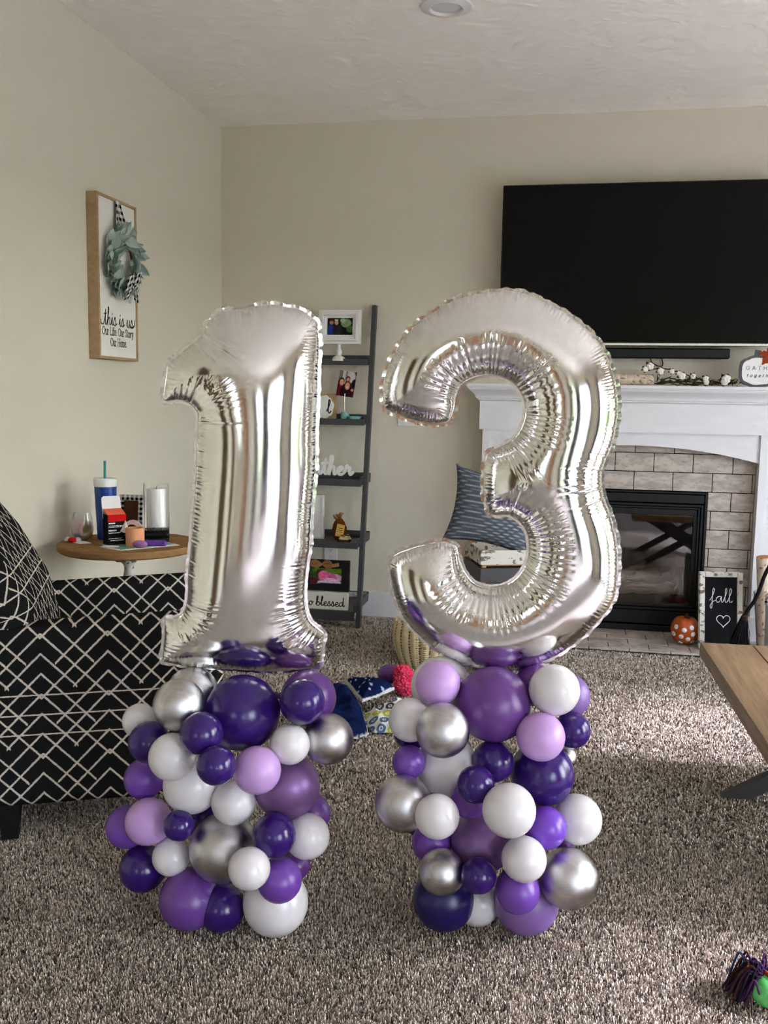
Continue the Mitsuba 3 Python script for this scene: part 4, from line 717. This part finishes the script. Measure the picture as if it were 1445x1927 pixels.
for t_, z, w in (('Our Life. Our Story.', 1.505, .295), ('Our Home.', 1.464, .150)):
    p, w_ = letters(t_, .02, .0030, PRN); p = center(p, 0, 0); b_ = p.bounds; p = shapely.affinity.scale(p, w / (b_[2] - b_[0]), 1.08, origin=(0, 0)); obj('lettering', mv(extrude(p, .0012), WF(yc, z)), 'ink', ws_)
wr = thing('wreath', 'sage leaf wreath hung by a checked ribbon on the wall sign', 'wreath'); WC = np.array([XL + dp + .012, 3.935, 1.806]); RW = .108
obj('ring', tube([WC + RW * np.array([0, math.cos(t), math.sin(t)]) for t in np.linspace(0, 2 * np.pi, 48, endpoint=False)], .006, 8, True), 'boll', wr, True)
for k, c in (('sage_a', lin(150, 166, 158)), ('sage_b', lin(122, 142, 132)), ('sage_c', lin(172, 184, 176))): matte(k, c)
lv = [mikit.ply(leafmesh(.076, .041, .12, 9), k, 50) for k in ('sage_a', 'sage_b', 'sage_c')]
for i in range(120):
    t = i * 2 * np.pi / 120 + rng.normal(0, .05); o = WC + [rng.uniform(-.004, .012), RW * math.cos(t), RW * math.sin(t)]; tang = np.array([0, math.sin(t), -math.cos(t)]); rad = np.array([0, math.cos(t), math.sin(t)])
    d = tang * rng.uniform(.3, 1) + rad * rng.choice([-.75, .95]) * rng.uniform(.4, 1) + np.array([rng.uniform(.15, .7), 0, 0]); s = rng.uniform(.7, 1.1)
    obj('leaf', {**lv[i % 3], 'to_world': T((dirframe(o, d, rng.uniform(-1.2, 1.2) + 1.5) @ np.diag([s, s, s, 1])).tolist())}, None, wr)
def ribbon(P, W0, name, parent, wv, sc, thick=.0012):
    P = spline(P, 8); wv = np.array(wv, float); N = len(P); W_ = np.interp(np.linspace(0, 1, N), np.linspace(0, 1, len(W0)), W0)
    m, u, v = grid(N, 7, lambda u, v: P[np.round(u * (N - 1)).astype(int)] + (v - .5)[:, None] * W_[np.round(u * (N - 1)).astype(int)][:, None] * wv)
    s = np.r_[0, np.cumsum(np.linalg.norm(np.diff(P, axis=0), axis=1))][np.round(u * (N - 1)).astype(int)]; uv = np.c_[s * sc, (v - .5) * W_[np.round(u * (N - 1)).astype(int)] * sc + .25]
    k = shell(m, thick); return obj(name, k, 'buffalo_check', parent, True, uv=np.vstack([uv, uv]))
for s in (-1, 1): ribbon([(XL + dp + .002, 3.928 + .004 * s, 2.062), (XL + dp + .008, 3.930 + .008 * s, 2.02), (XL + dp + .016 + .004 * s, 3.935 + .016 * s, 1.96), (XL + dp + .024 + .004 * s, 3.938 + .020 * s, 1.915)], [.036, .044, .056, .06], 'ribbon', wr, (0.12 * s, .98, .05), 36)
for s in (-1, 1): ribbon([(XL + dp + .045, 3.965, 1.716), (XL + dp + .062, 3.965 + .03 * s, 1.735 + .010 * s), (XL + dp + .055, 3.965 + .062 * s, 1.722 + .012 * s), (XL + dp + .042, 3.965 + .035 * s, 1.702), (XL + dp + .045, 3.965, 1.712)], [.03, .06, .068, .06, .03], 'bow_loop', wr, (.3, 0, .95), 36)
for s in (-1, 1): ribbon([(XL + dp + .045, 3.965, 1.712), (XL + dp + .05, 3.965 + .03 * s, 1.68), (XL + dp + .042, 3.965 + .05 * s, 1.648)], [.02, .036, .04], 'bow_tail', wr, (.1, .85, -.3 * s), 36)
# ------------------------------------------------------------------ ladder shelf and what stands on it
ls = thing('ladder_shelf', 'dark grey five tier ladder shelf leaning on the back wall', 'shelf'); lx0, lx1 = -1.610, -1.080
yline = lambda z: 4.955 + (5.296 - 4.955) * z / 1.75
for x in (lx0, lx1 - .024):
    q = Polygon([(yline(0) - .0, 0), (yline(0) + .042, 0), (yline(1.75) + .020, 1.75), (yline(1.75) - .018, 1.75)]); obj('rail', mv(extrude(q, .024), frame((x, 0, 0), (0, 1, 0), (0, 0, 1), (1, 0, 0))), 'dark_grey_paint', ls)
SH = [(1.440, 0), (1.112, .0), (.782, 0), (.448, 0), (.095, 0)]
for z, _ in SH:
    ya = yline(z) - .035; a, b = lx0 + .026, lx1 - .026
    s = obj('shelf_board', box(a, b, ya, YB - .004, z - .016, z, .001), 'dark_grey_paint', ls)
    obj('front_lip', box(a, b, ya - .010, ya, z - .022 - (.03 if z < .2 else 0), z + .012 - (.012 if z < .2 else .0), .001), 'dark_grey_paint', s); [obj('side_lip', box(q, q + .0095, ya, YB - .006, z, z + .03), 'dark_grey_paint', s) for q in (lx0 + .0245, lx1 - .034)]; obj('back_lip', box(a, b, YB - .014, YB - .004, z, z + .035), 'dark_grey_paint', s)
ff = thing('picture_frame', 'white picture frame on a turned pedestal on the top shelf', 'picture frame'); M = frame((-1.388, 5.205, 1.532), (1, 0, 0), (0, .05, .998))
for k, (w, d0, d1, ins) in enumerate(((.016, -.012, .010, 0), (.012, -.012, .016, .016), (.010, -.012, .008, .028))):
    a, b = .238 - 2 * ins, .186 - 2 * ins; rr = cat([box(ins, ins + w, ins, ins + b, d0, d1, .001), box(ins + a - w, ins + a, ins, ins + b, d0, d1, .001), box(ins + w, ins + a - w, ins, ins + w, d0, d1, .001), box(ins + w, ins + a - w, ins + b - w, ins + b, d0, d1, .001)]); obj('moulding', mv(rr, M), 'white_gloss', ff)
obj('mat', mv(box(.038, .200, .038, .148, -.01, .002), M), 'paper', ff)
dk, gr = lin(20, 28, 22), lin(70, 96, 58)
m, col = painted(M @ frame((.049, .050, .003), (1, 0, 0), (0, 1, 0)), .142, .092, 46, [(.75, .7, .2, .25, lin(120, 140, 100)), (.62, .85, .12, .12, lin(150, 165, 140)), (.9, .35, .14, .2, gr), (.15, .2, .16, .42, lin(36, 58, 130)), (.16, .74, .07, .13, lin(176, 132, 108)), (.36, .55, .045, .28, lin(120, 150, 170)), (.40, .2, .2, .42, lin(40, 40, 46)), (.36, .72, .075, .13, lin(180, 138, 112)), (.16, .88, .08, .06, lin(60, 44, 34)), (.36, .88, .08, .05, lin(190, 190, 180))], dk, .5, 3)
obj('photo', m, 'vcol', ff, color=col)
obj('pedestal', lathe([(0, 0), (.040, 0), (.040, .008), (.030, .022), (.016, .030), (.014, .036), (.019, .046), (.018, .056), (.010, .066), (.010, .085), (.013, .094), (0, .094)], 32, (-1.275, 5.215, 1.440)), 'white_gloss', ff, 40)
ph = thing('photo_holder', 'family photo clipped to a wire in a small teal jar on the second shelf', 'photo holder'); c = (-1.230, 5.19, 1.112)
obj('jar', lathe([(0, 0), (.021, 0), (.024, .006), (.024, .034), (.020, .042), (.021, .048), (.0, .048)], 32, c), 'teal_jar', ph, 40); obj('wire', tube([(c[0], c[1], 1.155), (c[0] - .003, c[1], 1.20), (c[0] - .002, c[1], 1.262)], .0012, 5), 'silver', ph)
M = frame((-1.285, 5.196, 1.252), (.988, .02, -.125), (.148, .04, .986))
sk, hr, mr = lin(200, 140, 115), lin(60, 34, 28), lin(96, 22, 34)
m, col = painted(M, .098, .140, 36, [(.45, .8, .5, .3, lin(190, 185, 182)), (.12, .8, .10, .3, lin(110, 100, 98)), (.45, .85, .06, .3, lin(120, 110, 108)), (.55, .70, .13, .11, hr), (.56, .68, .08, .075, sk), (.92, .55, .12, .16, lin(30, 24, 26)), (.14, .16, .2, .26, mr), (.55, .2, .34, .26, lin(40, 20, 28)), (.20, .58, .17, .15, hr), (.22, .54, .12, .12, sk), (.58, .44, .19, .17, hr), (.58, .42, .13, .14, sk), (.58, .37, .06, .02, lin(235, 225, 220)), (.88, .28, .08, .05, sk)], lin(70, 26, 36), .25, 9)
obj('photo', shell(m, .0008), 'vcol', ph, color=np.vstack([col, col * 0 + .6]))
lb = thing('letter_block', 'white plaque with a black script letter in a grey wooden frame on the second shelf', 'plaque'); M = frame((-1.420, 5.205, 1.112), (1, 0, 0), (0, .08, .997))
obj('backboard', mv(box(0, .135, 0, .148, -.014, 0, .001), M), 'frame_wood', lb); obj('plaque', mv(extrude(Polygon([(.067 + .052 * math.cos(t) * (1 + .07 * math.sin(7 * t)), .074 + .062 * math.sin(t) * (1 + .06 * math.cos(9 * t))) for t in np.linspace(0, 6.28, 60, endpoint=False)]).buffer(.006).buffer(-.004), .004), M), 'white_gloss', lb)
p, w_ = letters('l', .032, .006); obj('lettering', mv(extrude(center(p, .094, .078), .001), M @ frame((0, 0, .004), (1, 0, 0), (0, 1, 0))), 'ink', lb)
single('glass_dish', 'small pale glass dish beside the teal jar on the second shelf', 'dish', lathe([(0, .003), (.03, .003), (.040, .020), (.042, .026), (.038, .024), (.028, .008), (0, .008)], 36, (-1.168, 5.165, 1.112)), 'teal_jar', 40)
p, w_ = letters('gather', .034, .0115, SCR); p = center(p, 0, 0, .295); b_ = p.bounds; single('word_sign', 'white script word sign spelling gather on the third shelf', 'sign', mv(extrude(shapely.affinity.translate(p, 0, -b_[1]), .012), XZ((-1.300, 5.105, .770))), 'white_gloss')
cb = thing('candy_bag', 'clear bag of brown candies with a tan tag on the fourth shelf', 'bag'); o = np.array([-1.233, 5.10, .449])
s = trimesh.creation.icosphere(4, 1.0); v = s.vertices; n_ = 1 + .16 * (meshkit.noise(v * 5, 3) - .5); s.vertices = np.c_[v[:, 0] * .040 * n_ * np.clip(1.25 - .45 * (v[:, 2] + 1) / 2, .5, 1.2), v[:, 1] * .030 * n_, .066 + v[:, 2] * .066] + o; obj('candies', s, 'amber', cb, True)
obj('neck', cat([mv(leafmesh(.045, .028, .3, 6), dirframe(o + [0, 0, .118], (math.cos(a) * .8, math.sin(a) * .4, 1), a)) for a in np.arange(0, 6.2, 1.2)]), 'burlap', cb); obj('tag', mv(box(-.022, .022, 0, .002, -.035, .035), frame(o + [.012, -.036, .065], (.97, 0, -.2), (0, 1, 0), (.2, 0, .97))), 'tan_card', cb)
obj('print', cat([mv(box(-.014, .014, -.0006, 0, z, z + .003), frame(o + [.012, -.036, .065], (.97, 0, -.2), (0, 1, 0), (.2, 0, .97))) for z in (.012, .0, -.010)]), 'ink', cb)
single('tealight_holder', 'round gold mercury glass candle holder in front of the candy bag', 'candle holder', lathe([(0, 0), (.024, 0), (.034, .012), (.036, .022), (.028, .034), (.020, .038), (.022, .046), (.018, .046), (.0, .04)], 36, (-1.190, 5.055, .449)), 'brass', 40)
wf = thing('picture_frame', 'tall white picture frame on the fourth shelf beside the foil numeral one', 'picture frame'); obj('moulding', cat([box(-1.52, -1.505, 5.14, 5.16, .4495, .700, .002), box(-1.348, -1.333, 5.14, 5.16, .4495, .700, .002), box(-1.505, -1.348, 5.14, 5.16, .4495, .466, .002), box(-1.505, -1.348, 5.14, 5.16, .684, .700, .002)]), 'white_gloss', wf); obj('mat', box(-1.505, -1.348, 5.146, 5.158, .466, .684), 'paper', wf)
bf = thing('picture_frame', 'black picture frame with a pink flower photo and burlap bow on the lowest shelf', 'picture frame'); M = frame((-1.420, 4.975, .192), (1, 0, 0), (0, .06, .998))
obj('frame', mv(cat([box(0, .275, 0, .035, -.012, .006, .001), box(0, .275, .125, .170, -.012, .006, .001), box(0, .055, .035, .125, -.012, .006, .001), box(.232, .275, .035, .125, -.012, .006, .001)]), M), 'black_metal', bf); obj('backing', mv(box(.0, .275, 0, .17, -.016, -.012), M), 'black_matte', bf)
m, col = painted(M @ frame((.055, .035, -.001), (1, 0, 0), (0, 1, 0)), .177, .09, 52, [(.6, .85, .5, .22, lin(96, 130, 44)), (.3, .6, .12, .3, lin(70, 60, 40)), (.82, .42, .2, .22, lin(214, 170, 200)), (.55, .42, .28, .3, lin(205, 100, 160)), (.42, .55, .16, .28, lin(236, 110, 160)), (.6, .12, .38, .14, lin(205, 200, 220)), (.62, .3, .2, .1, lin(240, 190, 220)), (.65, .04, .4, .06, lin(40, 30, 60)), (.1, .2, .14, .2, lin(90, 30, 50))], lin(58, 84, 36), .6, 5)
obj('photo', m, 'vcol', bf, color=col)
for s in (-1, 1): b_ = ribbon([M[:3, 3] + np.array(q) for q in ((.125, -.012, .150), (.125 + .03 * s, -.026, .166), (.125 + .058 * s, -.02, .150), (.125 + .03 * s, -.012, .135), (.125, -.012, .148))], [.012, .028, .034, .028, .012], 'bow_loop', bf, (0, -.5, .86), 40); scene[b_]['bsdf'] = {'type': 'ref', 'id': 'burlap'}
for s in (-1, 1): b_ = ribbon([M[:3, 3] + np.array(q) for q in ((.125, -.013, .146), (.125 + .05 * s, -.014, .142), (.125 + .095 * s, -.010, .150))], [.012, .020, .022], 'bow_tail', bf, (0, -.2, .97), 40); scene[b_]['bsdf'] = {'type': 'ref', 'id': 'burlap'}
sbl = thing('blessed_block', 'white block sign reading so blessed on the lowest shelf', 'sign'); obj('block', box(-1.425, -1.145, 4.945, 4.968, .0955, .188, .002), 'cream', sbl)
zb = .142; p, w_ = letters('so blessed', .026, .0055); p = center(p, -1.272, zb, .225); obj('lettering', mv(extrude(p, .001), XZ((0, 4.945, 0))), 'ink', sbl)
ot = thing('wall_outlet', 'white electrical outlet low on the back wall behind the ladder shelf', 'outlet'); OX, OZ = -1.335, .343
obj('plate', box(OX - .0385, OX + .0385, YB - .006, YB - .0005, OZ - .060, OZ + .060, .002), 'white_gloss', ot)
for dz in (-.02, .02):
    s = obj('socket', mv(extrude(Point(0, 0).buffer(.0165, quad_segs=8), .0015), XZ((OX, YB - .006, OZ + dz))), 'white_gloss', ot); obj('slot', cat([box(OX + x - .001, OX + x + .001, YB - .0082, YB - .0074, OZ + dz - .002, OZ + dz + .006) for x in (-.006, .006)] + [box(OX - .002, OX + .002, YB - .0082, YB - .0074, OZ + dz - .010, OZ + dz - .006)]), 'ink', s)
sw = thing('switch_plate', 'white double switch plate on the back wall behind the foil numeral three', 'light switch'); obj('plate', box(-.955, -.840, YB - .006, YB - .0005, 1.085, 1.203, .002), 'white_gloss', sw)
for x in (-.9265, -.8685): obj('rocker', box(x - .017, x + .017, YB - .009, YB - .006, 1.110, 1.178, .001), 'white_gloss', sw)
# ------------------------------------------------------------------ crate, pillow, basket and things on the floor
cr = thing('crate', 'tall slatted wooden crate in white and grey beside the fireplace', 'crate'); CM = rotz(math.radians(20), (-.374, 4.25, 0)); CW, CD, CH = .34, .31, .572
for x, y in ((.012, .012), (CW - .03, .012), (.012, CD - .03), (CW - .03, CD - .03)): obj('corner_post', mv(box(x, x + .018, y, y + .018, 0, CH, .001), CM), 'tan_wood', cr)
for k, z in enumerate((.504, .424, .344, .264, .184, .104, .024)):
    mt = 'distressed_white' if k % 2 == 0 else 'charcoal_wood'
    for a in ((0, CW, 0, .012), (0, CW, CD - .012, CD), (0, .012, .012, CD - .012), (CW - .012, CW, .012, CD - .012)): obj('slat', mv(box(a[0], a[1], a[2], a[3], z, z + .066, .002), CM), mt, cr)
obj('lid', mv(box(.014, CW - .014, .014, CD - .014, CH - .075, CH - .063), CM), 'tan_wood', cr)
def cushion(w, h, t, nx=72, ny=64):
    g, u, v = grid(nx, ny, lambda u, v: np.c_[u, v, u * 0]); a, b = 2 * u - 1, 2 * v - 1
    pin = 1 - .15 * (1 - b ** 2) * np.abs(a) ** 2; pin2 = 1 - .15 * (1 - a ** 2) * np.abs(b) ** 2; hh = t / 2 * np.maximum((1 - a ** 2) * (1 - b ** 2), 0) ** .42
    return u, v, np.c_[a * w / 2 * pin, b * h / 2 * pin2, hh], g.faces
u, v, P, F = cushion(.40, .365, .15); n = len(P); V = np.vstack([P, P * [1, 1, -1]]); F2 = np.vstack([F, F[:, ::-1] + n])
sv = (v * .36 + .012 * np.sin(u * 4 + .5)) / .0148; f = sv - np.floor(sv); line = np.clip(1 - np.abs(f - .5) / .13, 0, 1) ** .6; wv = meshkit.noise(np.c_[u * 160, v * 160, u * 0])
u3 = (u < .42); ch = .75 + .5 * wv; col = np.array(lin(76, 82, 92))[None] * ch[:, None]; lc = np.where((np.floor(sv).astype(int) % 3 != 2), 1, .6); col = col * (1 - (line * lc)[:, None] * .85) + np.array(lin(176, 176, 178)) * (line * lc)[:, None] * .85
tl_ = math.radians(16); PM = frame((-.345, 4.40, .738), (.965, .26, 0), (-.26 * math.sin(tl_), .965 * math.sin(tl_), math.cos(tl_))) @ np.array(trimesh.transformations.rotation_matrix(-.20, (0, 0, 1)))
pl = thing('pillow', 'grey denim pillow with thin white stripes standing on the crate', 'pillow'); m = trimesh.Trimesh(V, F2, process=False); m.fix_normals(); obj('cover', mv(m, PM), 'vcol', pl, True, color=np.vstack([col, col]))
bt = thing('basket', 'beige woven basket with brown stitching on the carpet under the foil three', 'basket'); c = (-.640, 4.37, 0)
def bprof(z): return .100 + .042 * np.sin(np.clip(z / .21, 0, 1) * 2.3)
m, u, v = grid(64, 217, lambda u, v: np.c_[c[0] + (bprof(u * .21) + .004 * np.cos(v * 2 * np.pi * 18)) * np.cos(2 * np.pi * v), c[1] + (bprof(u * .21) + .004 * np.cos(v * 2 * np.pi * 18)) * np.sin(2 * np.pi * v), u * .21])
col = np.array(lin(200, 186, 148))[None] * (.85 + .3 * meshkit.noise(np.c_[u * 60, v * 90, u * 0]))[:, None]; vb = (v * 18 + .5) % 1; dash = ((u * 15) % 1 > .35) & (np.abs(vb - .5) > .34); col[dash] = lin(96, 74, 52)
gridz = (np.abs(((v * 2 * np.pi + 2 * np.pi) % (2 * np.pi)) - 4.9) < .32) & (((u * 21) % 1 > .45) & ((v * 108) % 1 > .4)); col[gridz] = lin(104, 82, 58); m = shell(m, .005); obj('body', m, 'vcol', bt, True, color=np.vstack([col, col]))
obj('base', lathe([(0, .004), (.099, .004), (.099, 0), (0, 0)], 40, c), 'khaki', bt)
s = trimesh.creation.icosphere(3, 1.0); s.apply_scale([.056, .045, .041]); s.apply_transform(rotz(.2, (-.735, 4.02, .041))); pbk = thing('floor_balloon', 'small dark plum balloon lying on the carpet beside the basket', 'balloon'); obj('body', s, 'latex_plum', pbk, True)
for o, r, lb_ in (((-.672, 3.975, .054), .042, 'bright pink fluffy pompom on the carpet, behind the other pink one'), ((-.640, 3.875, .046), .048, 'bright pink fluffy pompom on the carpet, nearest the white balloon')):
    k = thing('pompom', lb_, 'pompom'); s = trimesh.creation.icosphere(4, r); v = s.vertices; s.vertices = v * (.78 + .45 * meshkit.noise(v * 160, 5))[:, None] + o; obj('core', s, 'pink_fluff', k)
    st = []
    for i in range(500): d = rng.normal(0, 1, 3); d /= np.linalg.norm(d); st.append(tube([np.array(o) + d * r * .7, np.array(o) + d * r * rng.uniform(.95, 1.12) + rng.normal(0, .002, 3)], [.0022, .0010], 3))
    q = cat(st); q.vertices[:, 2] = np.maximum(q.vertices[:, 2], .001); obj('fluff', q, 'pink_fluff', k, kind='stuff')
bl = thing('blanket', 'navy fleece blanket with a printed side lying crumpled on the carpet', 'blanket')
def cloth(poly, hf, colf, name, n=70, lab=None, edge=True):
    p = Polygon(poly); x0, y0, x1, y1 = p.bounds; X, Y = np.meshgrid(np.linspace(x0, x1, n), np.linspace(y0, y1, n), indexing='ij'); q = np.c_[X.ravel(), Y.ravel()]; q = q[shapely.contains_xy(p.buffer(-.004), q[:, 0], q[:, 1])]
    L = p.exterior; N = int(L.length / .006); b = np.array([L.interpolate(i / N, normalized=True).coords[0] for i in range(N)]); b = b + rng.normal(0, .0022, b.shape); P_ = np.vstack([b, q]); tri = Delaunay(P_).simplices; cc = P_[tri].mean(1); tri = tri[shapely.contains_xy(p, cc[:, 0], cc[:, 1])]
    d = np.array([L.distance(Point(*a)) for a in P_]); z = hf(P_[:, 0], P_[:, 1], d); col = colf(P_[:, 0], P_[:, 1], d); V = np.c_[P_, z]; e = V[tri]; fl = np.cross(e[:, 1] - e[:, 0], e[:, 2] - e[:, 0])[:, 2] < 0; tri[fl] = tri[fl][:, ::-1]
    m = shell(trimesh.Trimesh(V, tri, process=False), .004); obj(name, m, 'vcol', bl, True, color=np.vstack([col, col]), label=lab)
nv = np.array(lin(20, 30, 66)); fb = lambda x, y, f, s: meshkit.fbm(np.c_[x * f, y * f, x * 0], 3, s)
def edged(col, d, c=lin(190, 190, 195), w=.004): return np.where((d < w)[:, None], c, col)
cloth([(-.98, 3.74), (-.86, 3.80), (-.77, 3.60), (-.715, 3.43), (-.685, 3.33), (-.74, 3.25), (-.83, 3.22), (-.95, 3.35)], lambda x, y, d: .008 + .075 * np.clip(d / .05, 0, 1) ** .6 * (.35 + fb(x, y, 9, 3)), lambda x, y, d: edged(nv * (.7 + .6 * fb(x, y, 60, 2))[:, None], d * 1.0, w=.003), 'navy_side')
def dashes(x, y, d):
    a = x * 40 + 6 * fb(x, y, 6, 1); b = y * 26; on_ = ((a % 1) < .28) & ((b % 1) < .55) & (meshkit.noise(np.c_[np.floor(a), np.floor(b), a * 0], 4) > .35); return edged(np.where(on_[:, None], lin(150, 170, 200), nv), d, w=.007)
cloth([(-.90, 3.83), (-.80, 3.87), (-.70, 3.82), (-.665, 3.77), (-.71, 3.66), (-.765, 3.57), (-.82, 3.68)], lambda x, y, d: .05 + .055 * np.clip(d / .06, 0, 1) ** .6 * (.4 + fb(x, y, 10, 7)), dashes, 'printed_fold', 80, 'navy fold printed with pale dashes')
def flowers(x, y, d):
    a, b = x / .042, y / .06; cx, cy = np.floor(a) + .5, np.floor(b) + .5; r = np.hypot(a - cx, b - cy); pk_ = meshkit.noise(np.c_[cx * 3.7, cy * 5.1, cx * 0], 6); c = np.where((pk_ > .62)[:, None], lin(170, 176, 60), np.where((pk_ > .35)[:, None], lin(78, 100, 140), lin(60, 60, 76)))
    col = np.tile(lin(214, 212, 204), (len(x), 1)); col = np.where(((r < .42) & (r > .18))[:, None], c, col); return np.where((r < .10)[:, None], c, col)
cloth([(-.765, 3.58), (-.70, 3.66), (-.655, 3.78), (-.60, 3.74), (-.56, 3.50), (-.60, 3.38), (-.675, 3.37), (-.72, 3.44)], lambda x, y, d: .006 + .040 * np.clip(d / .05, 0, 1) ** .6 * (.4 + fb(x, y, 11, 9)), flowers, 'floral_side', 100, 'white corner printed with blue and green rings')
